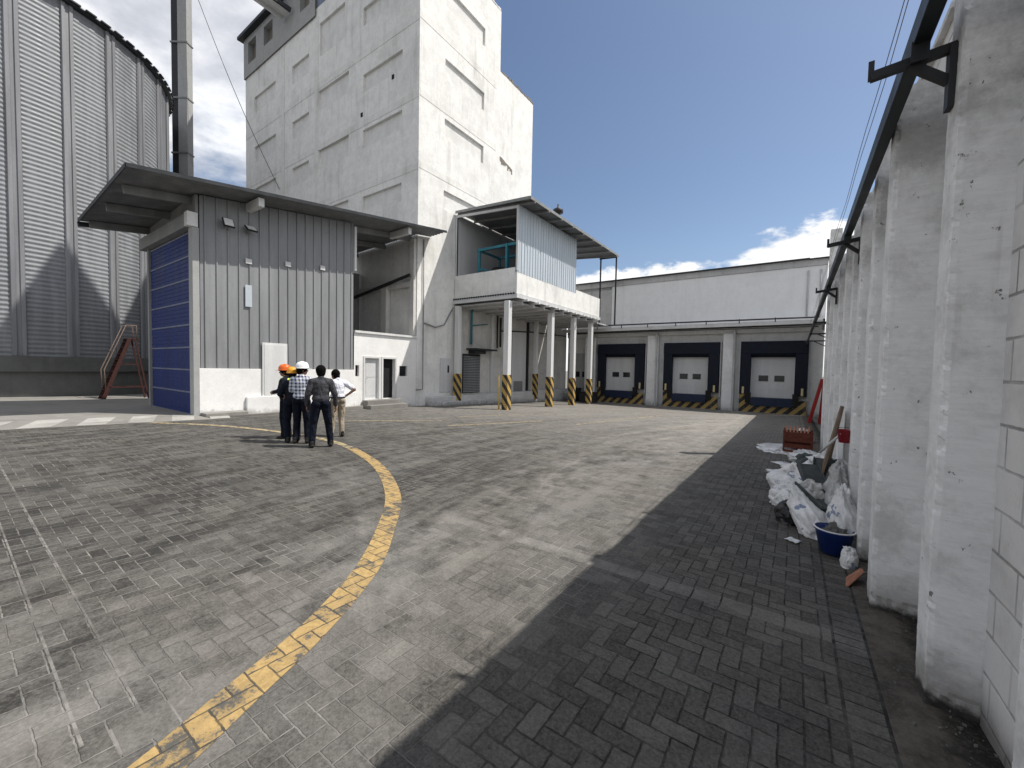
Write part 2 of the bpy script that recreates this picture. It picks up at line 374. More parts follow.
def pilaster_mat():
    t = NT('peeling_painted_pilaster'); p = t.pos(); x, y, z = t.sep(p)
    n = t.noise(p, 2.2, 9, .74); brush = t.noise(t.scale(p, (3,3,26)), 2.0, 5, .65); big = t.noise(t.scale(p, (1,1,.35)), 1.3, 5, .6)
    c = t.mix(t.ramp(brush, .35, .68, 0, .30), (.86,.855,.84), (.66,.65,.63))
    c = t.mix(t.ramp(n, .46, .70, 0, .7), c, (.50,.49,.465))
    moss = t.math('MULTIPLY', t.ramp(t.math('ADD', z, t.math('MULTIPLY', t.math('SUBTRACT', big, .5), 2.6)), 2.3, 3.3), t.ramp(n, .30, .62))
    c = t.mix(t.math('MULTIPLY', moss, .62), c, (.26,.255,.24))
    run = t.ramp(t.noise(t.scale(p, (14,14,.7)), 1.0, 4, .6), .60, .74)
    c = t.mix(t.math('MULTIPLY', run, .28), c, (.36,.33,.29))
    pit = t.ramp(t.noise(t.scale(p, (1,1,.65)), 21, 5, .72), .655, .685); scab = t.ramp(t.noise(p, 5.0, 9, .8), .655, .69)
    crack = t.ramp(t.math('ABSOLUTE', t.math('SUBTRACT', t.noise(t.scale(p, (1,1,.45)), 2.6, 8, .68), .5)), .0035, .009, 1, 0)
    dark = t.math('MAXIMUM', t.math('MULTIPLY', pit, .85), t.math('MULTIPLY', crack, 0.0))
    c = t.mix(t.math('MULTIPLY', scab, .8), c, (.30,.285,.265)); c = t.mix(dark, c, (.085,.08,.072))
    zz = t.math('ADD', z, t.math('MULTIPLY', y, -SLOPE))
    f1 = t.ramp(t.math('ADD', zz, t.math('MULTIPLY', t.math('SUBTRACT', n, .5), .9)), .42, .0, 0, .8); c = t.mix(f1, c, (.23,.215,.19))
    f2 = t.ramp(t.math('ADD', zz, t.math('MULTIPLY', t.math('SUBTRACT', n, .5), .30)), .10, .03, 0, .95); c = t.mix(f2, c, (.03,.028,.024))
    h = t.math('SUBTRACT', t.math('ADD', t.math('MULTIPLY', brush, .35), t.math('MULTIPLY', t.noise(p, 48, 4), .25)), t.math('ADD', t.math('ADD', pit, t.math('MULTIPLY', scab, .7)), t.math('MULTIPLY', crack, 0.0)))
    return t.done(c, .86, t.bump(h, .55, .010))
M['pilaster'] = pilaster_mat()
M['block'] = blockwall()
M['cladding'] = metal('grey_wall_sheet', (.255,.262,.268), .16, .5, .12)
M['roofsheet'] = metal('roof_sheet', (.17,.175,.18), .25, .55, .1)
M['steel'] = metal('painted_beam_steel', (.25,.255,.255), .2, .6, .1)
M['galv'] = metal('galvanised_steel', (.245,.255,.27), .2, .6, .2)
M['galv2'] = metal('galvanised_stiffener', (.24,.245,.26), .2, .6, .2)
M['darksteel'] = metal('dark_rusty_steel', (.035,.036,.038), .3, .55, .2, False, .25)
M['rail'] = metal('dark_painted_steel', (.030,.034,.038), .3, .5, .2, False, .05)
M['bluedoor'] = metal('blue_roller_slats', (.012,.030,.150), .3, .5, .05)
M['slat'] = metal('pale_slat_joint', (.17,.19,.27), .2, .5, .2)
M['whitemetal'] = metal('white_painted_metal', (.66,.66,.65), .12, .5, .0)
M['greywhite'] = metal('off_white_door', (.58,.585,.585), .08, .5, .0)
M['sheetblue'] = metal('pale_blue_sheet', (.50,.555,.60), .12, .45, .1)
M['teal'] = metal('teal_paint', (.035,.20,.26), .3, .55, .05)
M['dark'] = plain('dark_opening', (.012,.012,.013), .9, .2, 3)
M['glass'] = plain('dark_glass', (.015,.017,.02), .12, .1, 3, 0, .5)
M['navy'] = plain('navy_dock_foam', (.006,.009,.020), .75, .3, 4, .3)
M['navy2'] = plain('navy_lip_steel', (.008,.018,.05), .5, .3, 5, .1)
M['black'] = plain('black_rubber', (.013,.013,.013), .8, .3, 8)
M['stripe_dock'] = stripes('dock_hazard_stripes', .46, .72, 0, -.72, (.36,.25,.08), wear=.8)
M['stripe_post'] = stripes('post_hazard_stripes', .42, .9, .9, .72, (.48,.32,.09), wear=.65)
M['lampyellow'] = plain('pale_yellow_marker', (.55,.47,.24), .5)
M['ladder'] = plain('brown_red_paint', (.055,.020,.017), .6, .3)
M['ladderrail'] = plain('worn_rail_paint', (.22,.16,.13), .6, .3)
M['red'] = plain('red_fibreglass', (.33,.022,.022), .45, .25)
M['redplastic'] = plain('red_plastic', (.26,.018,.028), .4, .2)
M['crate'] = plain('red_brown_plastic', (.14,.036,.022), .6, .35, 7)
M['wood'] = plain('weathered_board', (.20,.145,.10), .8, .3, 5, .3)
M['bluebasin'] = plain('blue_plastic', (.012,.035,.17), .4, .25)
def bagmat():
    t = NT('printed_white_sack'); p = t.obj(); n = t.noise(p, 9, 6, .65)
    c = t.mix(t.ramp(n, .3, .7), (.62,.62,.61), (.80,.80,.79))
    c = t.mix(t.math('MULTIPLY', t.ramp(t.noise(p, 5.0, 2), .60, .63), t.ramp(t.noise(p, 22, 3), .42, .5)), c, (.20,.24,.34))
    c = t.mix(t.ramp(t.noise(p, 3.2, 7, .75), .50, .72, 0, .6), c, (.36,.34,.31))
    return t.done(c, .5, t.bump(t.math('ADD', n, t.noise(t.scale(p, (1,1,.4)), 24, 4)), .6, .02), 0, .35)
M['bag'] = bagmat()
M['bag2'] = plain('dusty_white_plastic', (.46,.455,.44), .55, .3, 7, .4)
M['clear'] = plain('clear_plastic_wrap', (.66,.66,.65), .25, .25, 9, .4, .5)
M['blackbag'] = plain('black_plastic', (.012,.012,.013), .35, .3, 9, .3, .5)
M['slate'] = plain('dark_grey_board', (.075,.085,.085), .7, .3, 6, .3)
M['rubble'] = plain('grey_rubble', (.17,.165,.155), .9, .4, 9, .8)
M['terra'] = plain('terracotta', (.36,.16,.10), .85, .2, 9, .3)
M['skin'] = plain('skin', (.26,.14,.09), .55, .1)
M['hair'] = plain('black_hair', (.006,.0055,.005), .9, .3, 60, .4, .05)
M['jeans'] = cloth('dark_navy_trousers', (.009,.011,.019))
M['navyjacket'] = cloth('dark_jacket', (.014,.016,.024))
M['sweater'] = cloth('charcoal_sweater', (.055,.055,.062))
M['tee'] = cloth('white_shirt', (.66,.67,.74), .08)
M['khaki'] = cloth('khaki_trousers', (.34,.29,.225))
M['plaid'] = plaid()
M['helmet_w'] = plain('white_helmet_shell', (.78,.78,.77), .3, .05)
M['helmet_y'] = plain('yellow_orange_helmet_shell', (.72,.33,.03), .3, .08)
M['helmet_o'] = plain('orange_helmet_shell', (.68,.13,.02), .3, .08)
M['hivis'] = plain('lime_hi_vis', (.45,.55,.05), .6, .1)
M['shoe'] = plain('black_leather', (.015,.014,.013), .5, .2)

# ------------------------------------------------------------------ ground
def sheet(name, mat, pts, lift=0.0):       # polygon strip draped on the sloping yard
    mb = MB(); mb.add([(x, y, gz(y)+lift) for x, y in pts], [tuple(range(len(pts)))]); return structure(mb.build(name, mat))
g = MB(); ys = [-600,-40,-20,-8,0,8,16,24,31,45,600]; xs = [-700,-60,-30,-10,0,10,60,700]
g.add([(x,y,gz(y)) for y in ys for x in xs], [(j*len(xs)+i, j*len(xs)+i+1, (j+1)*len(xs)+i+1, (j+1)*len(xs)+i) for j in range(len(ys)-1) for i in range(len(xs)-1)])
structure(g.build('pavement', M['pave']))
a = MB()
ya = [-20,-8,-2,1,4.9,8,14.2]
for i in range(len(ya)-1):
    y0, y1 = ya[i], ya[i+1]; x1 = -14.75 if y1 <= 5 else -16.0
    a.add([(-60,y0,gz(y0)+.004),(x1,y0,gz(y0)+.004),(x1,y1,gz(y1)+.004),(-60,y1,gz(y1)+.004)], [(0,1,2,3)])
structure(a.build('concrete_apron', M['apron']))
fs = MB(); n = 120; vs = []; fc = []
for i in range(n+1):
    y = -3 + 34*(i/n)**1.6
    for k, x in enumerate((.445,.52,.6,.7,.85)):
        vs.append((x + (noise.noise((y*3,k,0))*.02 if 0 < k < 4 else 0), y, gz(y)+.006+(0 if k == 0 else .018*(1+noise.noise((x*6,y*4,2))))))
for i in range(n):
    for k in range(4): fc.append((i*5+k, i*5+k+1, i*5+k+6, i*5+k+5))
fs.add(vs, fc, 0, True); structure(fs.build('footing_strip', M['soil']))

def ribbon(name, mat, L, Rr, sub=8, lift=.004):
    def cr(P, t):
        n = len(P)-1; i = min(int(t*n), n-1); u = t*n-i
        p0, p1, p2, p3 = (Vector(P[max(i-1,0)]), Vector(P[i]), Vector(P[i+1]), Vector(P[min(i+2,n)]))
        return .5*((2*p1)+(p2-p0)*u+(2*p0-5*p1+4*p2-p3)*u*u+(3*p1-p0-3*p2+p3)*u**3)
    N = sub*(len(L)-1); vs = []; fc = []
    for i in range(N+1):
        for P in (L, Rr):
            q = cr(P, i/N); vs.append((q.x, q.y, gz(q.y)+lift))
    for i in range(N): fc.append((2*i, 2*i+1, 2*i+3, 2*i+2))
    mb = MB(); mb.add(vs, fc); return structure(mb.build(name, mat))
ribbon('yellow_line', M['yellow'],
  [(-2.02,.0),(-2.13,.41),(-2.31,.83),(-2.45,1.18),(-2.66,1.56),(-2.97,2.01),(-3.5,2.58),(-4.24,3.26),(-5.2,3.9),(-6.3,4.46),(-7.7,4.95)],
  [(-1.82,.1),(-1.93,.5),(-2.12,.93),(-2.27,1.27),(-2.5,1.68),(-2.83,2.16),(-3.38,2.73),(-4.13,3.43),(-5.12,4.08),(-6.25,4.64),(-7.65,5.13)])
ribbon('faded_line', M['pale'],
  [(-7.72,4.955),(-8.8,5.14),(-10,5.12),(-11.5,4.86),(-13.2,4.28),(-14.7,3.3)], [(-7.67,5.13),(-8.8,5.32),(-10,5.3),(-11.56,5.03),(-13.3,4.46),(-14.7,3.5)])
dm = MB()
for k in range(-4, 5):
    y = 1.0 + .96*k
    pts = [(-14.8,y),(-14.85,y+.55),(-16.7,y+1.1),(-16.65,y+.5)]
    dm.add([(px,py,gz(py)+.009) for px,py in pts], [(0,1,2,3)])
structure(dm.build('white_dashes', M['white_dash']))
fl = MB()
for (x0,y0,x1,y1,w) in ((-12.6,7.2,-10.2,10.6,.1),(-9.2,9.5,-8.0,13.5,.1),(-6.6,13.5,-5.6,21.5,.09),(-11.0,12.0,-9.6,17,.09)):
    d = Vector((x1-x0,y1-y0)).normalized(); nx, ny = -d.y*w/2, d.x*w/2
    fl.add([(x0-nx,y0-ny,gz(y0)+.004),(x0+nx,y0+ny,gz(y0)+.004),(x1+nx,y1+ny,gz(y1)+.004),(x1-nx,y1-ny,gz(y1)+.004)], [(0,3,2,1)])
structure(fl.build('faded_bay_lines', M['pale']))
kb = MB(); kb.box(-16.05,-15.55,4.95,6.2,gz(5)-.1,gz(5)+.10); kb.box(-16.05,-15.75,6.2,10.9,gz(8)-.2,gz(8)+.06)
structure(kb.build('kerb', M['apron'], bevel=.02))

# ------------------------------------------------------------------ helpers for walls
def recess_wall(mb, mbr, axis, c, u0, u1, v0, v1, rects, depth, mi=0):
    """wall sheet on axis=c facing the yard (+X or -Y); rectangles pushed back by depth. mbr gets the recess backs"""
    us = sorted(set([u0,u1]+[r[0] for r in rects]+[r[1] for r in rects])); vz = sorted(set([v0,v1]+[r[2] for r in rects]+[r[3] for r in rects]))
    def P(u, v, d): return (c-d, u, v) if axis == 'X' else (u, c+d, v)
    def q(m, a, b, cc, dd): m.add([a,b,cc,dd], [(0,1,2,3)])
    for i in range(len(us)-1):
        for j in range(len(vz)-1):
            a, b, lo, hi = us[i], us[i+1], vz[j], vz[j+1]
            if any(r[0] <= a and b <= r[1] and r[2] <= lo and hi <= r[3] for r in rects): continue
            q(mb, P(a,lo,0), P(b,lo,0), P(b,hi,0), P(a,hi,0))
    for (a,b,lo,hi) in rects:
        q(mb, P(a,lo,0), P(b,lo,0), P(b,lo,depth), P(a,lo,depth)); q(mb, P(a,hi,depth), P(b,hi,depth), P(b,hi,0), P(a,hi,0))
        q(mb, P(a,lo,0), P(a,lo,depth), P(a,hi,depth), P(a,hi,0)); q(mb, P(b,lo,depth), P(b,lo,0), P(b,hi,0), P(b,hi,depth))
        if mbr is not None: mbr.append([P(a,lo,depth),P(b,lo,depth),P(b,hi,depth),P(a,hi,depth)])
def ribs(mb, axis, c, u0, u1, vlo, vhi, pitch, h=.035, w=.06, out=1, mi=0):
    """profiled sheet with trapezoid ribs; vhi may be a function of u"""
    prof = [(u0, 0)]; u = u0 + pitch*.3
    while u + w < u1:
        prof += [(u,0),(u+w*.25,h),(u+w*.75,h),(u+w,0)]; u += pitch
    prof.append((u1,0)); vs = []
    for (uu, d) in prof:
        top = vhi(uu) if callable(vhi) else vhi
        for v in (vlo, top): vs.append((c+out*d, uu, v) if axis == 'X' else (uu, c-out*d, v))
    mb.add(vs, [(2*i,2*i+2,2*i+3,2*i+1) for i in range(len(prof)-1)], mi)

# ------------------------------------------------------------------ tower
TX, TY = -16.1, 14.26
tw = thing('concrete_tower', 'tall weathered white concrete tower with blind window recesses behind the grey shed', 'tower', (-26,19,gz(19)))
wall = MB(); rec = []
L = []
for (a,b) in ((-34.5,-31.15),(-28.8,-26.65)):
    for top in (21.8,18.1,15.0,11.3): L.append((a,b,top-1.22,top))
for top,h in ((18.95,1.25),(15.28,1.25),(11.47,1.25)): L.append((-25.5,-22.2,top-h,top))
for top in (21.8,18.13,15.05,11.3): L.append((-20.8,-17.4,top-1.0,top))
L.append((-25.35,-22.6,21.0,23.05))
recess_wall(wall, rec, 'Y', TY, -36.0, TX, -1.2, 24.15, L, .14)
Rg = [(16.08,19.4,t-1.05,t) for t in (22.03,18.26,15.1,11.27)]
recess_wall(wall, rec, 'X', TX, TY, 20.95, -1.2, 24.15, Rg, .12)
wall.add([(TX,20.95,-1.2),(TX,24.85,-1.2),(TX,24.85,20.5),(TX,20.95,20.5)], [(0,1,2,3)])
wall.add([(TX,20.95,20.5),(TX,20.95,24.15),(-36,20.95,24.15),(-36,20.95,20.5)], [(0,3,2,1)])
wall.add([(TX,24.85,-1.2),(-36,24.85,-1.2),(-36,24.85,20.5),(TX,24.85,20.5)], [(0,1,2,3)])
wall.add([(TX,20.95,20.5),(TX,24.85,20.5),(-36,24.85,20.5),(-36,20.95,20.5)], [(0,1,2,3)])
wall.add([(TX,TY,24.15),(TX,20.95,24.15),(-36,20.95,24.15),(-36,TY,24.15)], [(0,1,2,3)])
wall.add([(-36,TY,-1.2),(-36,TY,24.15),(-36,24.85,24.15),(-36,24.85,-1.2)], [(0,1,2,3)])
wall.build('wall', M['tower'], tw)
for q in rec:
    r = MB(); r.add(q, [(0,1,2,3)]); r.build('blind_window', M['recess'], tw)
for (z0,z1) in ((19.06,19.44),(15.26,15.62),(11.66,12.0)):
    b = MB(); b.box(-35.98, TX+.012, TY-.016, TY-.0005, z0, z1); b.box(TX+.0005, TX+.012, TY+.001, 20.6, z0+.1, z1+.12)
    b.build('string_course', M['band'], tw)
for x in (-30.05,-25.72):
    b = MB(); b.box(x-.2, x+.2, TY-.025, TY-.0005, 1, 23.6); b.build('pilaster', M['band'], tw)
# ragged coping on the lower roof step and the upper roof
for (y0,y1,z,s) in ((20.98,24.87,20.5,1),(TY-.02,20.9,24.15,2)):
    b = MB(); n = 26
    for i in range(n):
        ya, yb = y0+(y1-y0)*i/n, y0+(y1-y0)*(i+1)/n
        b.box(TX-.35, TX+.012+.02*random.random(), ya+.001, yb-.001, z-.002, z+.03+.16*random.random())
    b.build('coping', M['dark_plaster'] if s == 1 else M['band'], tw)
b = MB()
for i in range(16):
    y = 21.05+1.35*i/16; z = 15.22-.02*i
    b.box(TX+.001, TX+.012+.008*random.random(), y, y+.11, z-.30*random.random()-.08-.1*(i<3), z+.03*random.random())
b.build('damaged_plaster', M['dark_plaster'], tw)
for (x_,z_) in ((-20.9,15.95),(-18.15,17.0)):
    b = MB(); b.box(x_-.09,x_+.09,TY-.03,TY-.0005,z_-.11,z_+.11); b.build('vent_hole', M['dark'], tw)
# penthouse on the left half, blue grey cladding storey above the right half
ph = MB(); W = [(-35.28,-33.97,24.5,26.1),(-32.7,-31.35,24.75,26.1),(-27.6,-26.4,24.7,26.0)]; bk = []
recess_wall(ph, bk, 'Y', TY-.1, -36.05, -25.72, 23.66, 26.55, W, .35)
ph.box(-36.05,-25.72,TY+.3,20,23.7,26.5); ph.add([(-36.05,TY-.1,23.66),(-36.05,TY+.3,23.66),(-36.05,TY+.3,26.55),(-36.05,TY-.1,26.55)], [(0,3,2,1)])
pho = ph.build('penthouse', M['pent'], tw)
for q in bk:
    r = MB(); r.add([(p[0],p[1]-.01,p[2]) for p in q], [(0,1,2,3)]); r.build('window', M['dark_plaster'], pho)
b = MB(); b.box(-36.35,-25.6,TY-.45,20.3,26.56,26.78); b.build('penthouse_roof', M['rail'], pho)
b = MB(); ribs(b, 'Y', TY+.05, -25.7, TX, 24.17, 24.9, .3, .04, .08); ribs(b, 'X', TX-.05, TY+.06, 20.3, 24.25, 24.9, .3, .04, .08)
b.box(-25.7,TX-.1,TY+.12,20.2,24.2,24.85); b.build('top_storey_cladding', M['bluecl'], tw)
b = MB(); gx0, gx1 = -16.6, -15.8  # unseen gable added above the view, shaped to throw the pointed silo shadow
b.add([(x_,y_,z_) for x_ in (gx0,gx1) for (y_,z_) in ((10.3,22.8),(15.1,22.8),(15.1,26.85),(12.25,28.75),(10.3,24.4))], [(0,1,2,3,4),(9,8,7,6,5),(0,5,6,1),(1,6,7,2),(2,7,8,3),(3,8,9,4),(4,9,5,0)]); b.build('shadow_gable', M['bluecl'], tw)
# lower annex wall running on to the docks, under the balcony
u = MB(); u.box(TX-4, TX, 24.86, 30.9, -1.3, 6.4); u.build('annex_wall', M['undr'], tw)
fm = MB(); fm.box(TX+.0005, TX+.02, 17.0, 24.84, -1.0, 5.2); fm.build('lower_wall', M['undr'], tw)
b = MB()
b.box(TX+.02, TX+.5, 14.9, 30.8, -1.2, .0); b.box(TX+.02, TX+.62, 15.6, 30.8, -1.2, -.28)
b.build('wall_base', M['dockbase'], tw, bevel=.03)
lv = MB(); lv.box(TX+.02, TX+.06, 17.75, 19.35, .08, 2.42)
lo = lv.build('louvre_panel', M['rail'], tw)
lv = MB()
for i in range(22): lv.hexa([(TX+.06,17.8,.16+i*.1),(TX+.06,19.3,.16+i*.1),(TX+.062,19.3,.2+i*.1),(TX+.062,17.8,.2+i*.1),(TX+.10,17.8,.13+i*.1),(TX+.10,19.3,.13+i*.1),(TX+.10,19.3,.15+i*.1),(TX+.10,17.8,.15+i*.1)])
lv.build('louvre_slats', M['steel'], lo)
b = MB(); b.box(TX+.02,TX+.75,18.1,20.2,2.66,2.76); b.box(TX+.02,TX+.55,18.3,19.3,2.45,2.66); b.build('hood', M['darksteel'], tw)
b = MB(); b.tube([(TX+.16,18.38,3.0),(TX+.16,18.38,4.9),(TX+.3,18.38,5.2)], .07); b.tube([(TX+.16,18.38,4.1),(TX+.16,19.9,4.35)], .035); b.build('teal_pipe', M['teal'], tw)
for (yy,z0,z1,w) in ((20.35,-.1,4.9,.22),(24.6,-.2,5.0,.16)):
    b = MB(); b.box(TX+.02,TX+.16,yy,yy+w,z0,z1); b.build('pipe_duct', M['greywhite'] if yy != 24.6 else M['darksteel'], tw)
b = MB(); b.tube([(TX+.12,21.35,3.0),(TX+.12,21.35,4.9)], .06); b.tube([(TX+.12,21.0,2.9),(TX+.12,21.0,5.0)], .05); b.tube([(TX+.1,21.35,4.05),(TX+.1,25,4.3),(TX+.1,30.6,4.4)], .04); b.build('conduit', M['darksteel'], tw)
b = MB(); b.box(TX+.02,TX+.07,22.8,24.5,-.05,4.15); po = b.build('service_door', M['greywhite'], tw)
b = MB(); b.box(TX+.07,TX+.09,23.0,24.1,.0,.72)
for i in range(7): b.box(TX+.09,TX+.105,23.05,24.05,.06+i*.09,.10+i*.09)
b.build('vent_grille', M['steel'], po)
b = MB(); b.box(TX+.02,TX+.05,15.95,16.75,.2,2.1); po = b.build('small_door', M['greywhite'], tw)
b = MB(); b.box(TX+.05,TX+.08,16.5,16.6,1.3,1.7); b.build('lock_plate', M['darksteel'], po)
b = MB(); b.tube([(TX+.07,14.62,8.2),(TX+.07,14.65,4),(TX+.07,14.65,.42),(TX+.07,14.2,.40)], .028); b.tube([(TX+.05,14.75,3.9),(TX+.09,15.5,3.75),(TX+.05,16.2,3.95),(TX+.05,16.9,5.0)], .035); b.build('drain_pipe', M['steel'], tw)

# gallery between the tower head and the silo
ga = thing('conveyor_gallery', 'steel conveyor gallery running out of the tower top towards the silo', 'conveyor', (-29.3,14.2,25))
A, Bp = Vector((-29.0,14.0,25.15)), Vector((-31.6,3.0,27.6))
for dx in (-.55,.55):
    for dz in (0,1.5):
        b = MB(); b.bar(A+Vector((dx,0,dz)), Bp+Vector((dx,0,dz)), .16, .26); b.build('chord', M['rail'] if (dz == 0 and dx > 0) else M['greywhite'], ga)
b = MB(); b.bar(A+Vector((0,0,.1)), Bp+Vector((0,0,.1)), 1.0, .05); b.build('walkway', M['whitemetal'], ga)
b = MB()
for i in range(9):
    p, q = A.lerp(Bp, i/9), A.lerp(Bp, (i+1)/9)
    for dx in (-.55,.55): b.bar(p+Vector((dx,0,0)), q+Vector((dx,0,1.5)), .06,.06); b.bar(q+Vector((dx,0,1.5)), q+Vector((dx,0,0)), .06,.06)
b.build('lattice', M['galv'], ga)
for dx in (-.62,.62):
    b = MB(); b.bar(A.lerp(Bp,.06)+Vector((dx,0,.75)), Bp+Vector((dx,0,.75)), .03, .9); b.build('side_panel', M['whitemetal'], ga)
# elevator leg
lg = thing('elevator_leg', 'tall slim twin-shaft grain elevator leg rising between silo and tower', 'elevator leg', (-35.4,10.1,gz(10)))
b = MB(); d = Vector((-.574,.819,0)).normalized(); rt = Vector((.819,.574,0)).normalized(); c0 = Vector((-35.4,10.1,0))
b.bar(c0-rt*.36+Vector((0,0,-.4)), c0-rt*.36+Vector((0,0,30)), .42,.42, up=d); b.build('return_shaft', M['darksteel'], lg)
b = MB(); b.bar(c0+rt*.2+Vector((0,0,-.4)), c0+rt*.2+Vector((0,0,30)), .62,.5, up=d); b.build('main_shaft', M['pent'], lg)
for i in range(8):
    b = MB(); b.bar(c0-rt*.6+Vector((0,0,1.2+3.7*i)), c0+rt*.55+Vector((0,0,1.2+3.7*i)), .6,.09, up=(0,0,1)); b.build('flange', M['steel'], lg)
cb = MB(); P0, P1 = Vector((-34.6,10.2,28)), Vector((-30.5,14.2,14.0))
cb.tube([P0.lerp(P1,i/10)-Vector((0,0,.6*math.sin(PI*i/10))) for i in range(11)], .02, 6)
tag(cb.build('cable', M['rail']), 'thin dark cable hanging beside the elevator leg against the clouds', 'cable')

# ------------------------------------------------------------------ silo
SX, SY, SR, STOP = -34.79, 1.61, 7.24, 17.92
si = thing('grain_silo', 'huge galvanised corrugated grain silo with vertical stiffeners on a concrete ring', 'silo', (SX,SY,gz(SY)))
b = MB(); n = 160; prof = []; z = 1.73; pitch = .2
while z < STOP:
    for k in range(6): prof.append((SR+.014*math.cos(2*PI*k/6), z+pitch*k/6))
    z += pitch
b.lathe((SX,SY,0), prof, n); b.build('wall_sheets', M['galv'], si)
b = MB(); b.lathe((SX,SY,0), [(SR+.22,STOP-.1),(SR+.25,STOP+.02),(SR+.02,STOP+.1),(.8,STOP+3.9),(0.01,STOP+4.1)], 96); b.build('roof', M['galv2'], si)
b = MB(); b.lathe((SX,SY,0), [(SR-.1,STOP-.12),(SR+.24,STOP-.12),(SR+.24,STOP+.0)], 96)
for k in range(80):
    q = 2*PI*k/80; c = Vector((SX+(SR+.3)*math.cos(q), SY+(SR+.3)*math.sin(q), STOP)); t_ = Vector((-math.sin(q),math.cos(q),0))
    b.bar(c-t_*.2, c+t_*.2, .08, .07)
b.build('eave_ring', M['rail'], si)
sm = MB()
for o in (-.135,.135):
    r0 = SR+.022
    P = [(-.085,0),(-.06,.075),(.06,.075),(.085,0)]
    vs = [(r0+d, o+u, zz) for zz in (1.74-gz(SY), STOP-.14-gz(SY)) for (u,d) in P]
    sm.add(vs, [(i, i+1, i+5, i+4) for i in range(3)])
sm.add([(SR+.045,-.06,zz) for zz in (1.74-gz(SY), STOP-.14-gz(SY))] + [(SR+.045,.06,zz) for zz in (1.74-gz(SY), STOP-.14-gz(SY))], [(0,2,3,1)])
me = sm.mesh('stiffener', M['galv2'])
for k in range(-5, 8):
    o = bpy.data.objects.new('stiffener', me); COL.objects.link(o); o.parent = si; o.rotation_euler = (0,0,.06+.23*k)
b = MB(); b.lathe((SX,SY,0), [(SR-.1,1.74),(SR+.18,1.73),(SR+.18,1.05),(SR+.02,1.04),(SR+.02,-.6)], 96, smooth=False); b.build('concrete_ring', M['ring'], si)

# ------------------------------------------------------------------ grey shed
SHX = -16.1; RX = -14.9
def roofz(x, y): return 6.89 + .137*(y-3.0) + .04*(x-RX)
sh = thing('grey_shed', 'grey ribbed metal shed with sloping roof, white plinth and open loft bay', 'shed', (-18.5,9.5,gz(9)))
b = MB(); ribs(b, 'X', SHX, 5.0, 10.6, 1.42, lambda y: roofz(SHX,y)-.06, .335, .04, .07)
wc = b.build('wall_cladding', M['cladding'], sh)
b = MB(); b.box(SHX-.14,SHX-.02,5.0,10.55,1.3,7.0); b.build('inner_wall', M['steel'], sh); b = MB(); b.box(-21.05,-20.95,4.95,14.2,-.6,6.9); b.build('rear_wall', M['steel'], sh)
b = MB(); b.box(SHX-.3,SHX+.05,4.94,10.64,-.8,1.41); pl = b.build('plinth', M['plinth'], sh, bevel=.012)
b = MB(); b.box(SHX+.051,SHX+.16,6.3,10.66,-.8,.42); b.build('plinth_step', M['plinth'], sh, bevel=.03)
b = MB(); b.box(SHX+.052,SHX+.10,6.84,7.73,.38,2.38); b.box(SHX+.10,SHX+.115,6.9,7.67,.44,2.32); b.build('hatch', M['whitemetal'], sh, bevel=.006)
b = MB(); b.box(SHX+.045,SHX+.06,6.31,6.52,3.62,4.39); b.build('notice_plate', M['sheetblue'], sh)
for (y,z) in ((6.32,5.14),(7.68,5.34),(9.06,5.49)):
    b = MB(); b.box(SHX+.042,SHX+.075,y,y+.2,z,z+.17); b.build('small_plate', M['whitemetal'], sh)
b = MB(); b.box(SHX-.02,SHX+.1,10.6,10.7,5.78,roofz(SHX,10.6)-.2); b.build('downpipe', M['whitemetal'], sh)
# low wall with two doors
lw = MB(); op = [(11.21,11.95,.05,1.95),(12.2,12.9,.05,1.95),(10.72,10.91,1.12,1.62),(13.17,13.67,1.11,1.62)]
recess_wall(lw, None, 'X', SHX, 10.65, TY-.01, -.9, 3.07, op, .2)
lwo = lw.build('loft_wall', M['plinth'], sh)
b = MB(); b.box(SHX-.3,SHX+.08,10.66,TY-.04,3.07,3.17); b.build('sill', M['whitemetal'], lwo)
b = MB(); b.box(SHX-.16,SHX-.10,11.21,11.95,.05,1.95)
for z0,z1 in ((.2,.95),(1.08,1.85)): b.box(SHX-.10,SHX-.09,11.33,11.83,z0,z1)
d1 = b.build('white_door', M['greywhite'], lwo); b = MB(); b.tube([(SHX-.09,11.28,1.0),(SHX-.03,11.28,1.0),(SHX-.03,11.38,1.0)], .012, 8); b.build('handle', M['steel'], d1)
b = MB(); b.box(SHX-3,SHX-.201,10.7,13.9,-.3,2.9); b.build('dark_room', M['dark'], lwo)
for (y0,y1) in ((11.21,11.95),(12.2,12.9)):
    b = MB()
    for (a0,a1,z0,z1) in ((y0-.09,y0-.005,0,2.04),(y1+.005,y1+.09,0,2.04),(y0-.005,y1+.005,1.955,2.04)): b.box(SHX+.002,SHX+.03,a0,a1,z0,z1)
    b.build('door_frame', M['whitemetal'], lwo)
for (y0,y1) in ((10.72,10.91),(13.17,13.67)):
    b = MB(); b.box(SHX-.14,SHX-.12,y0+.01,y1-.01,1.12,1.61); b.build('small_window', M['glass'], lwo)
b = MB(); b.box(SHX+.16,SHX+.75,11.0,13.1,-.8,-.17); b.box(SHX+.03,SHX+.45,11.05,12.98,-.8,.03); b.build('door_step', M['apron'], sh, bevel=.02)
b = MB(); b.box(-20.9,SHX-.31,10.7,TY-.05,2.93,3.06); b.build('loft_floor', M['fascia'], sh)
b = MB(); b.box(-18.65,-18.2,TY-.32,TY-.05,3.07,5.85); b.box(-20.9,SHX-.25,TY-.24,TY-.055,5.72,5.98); b.build('loft_column', M['undr'], sh)
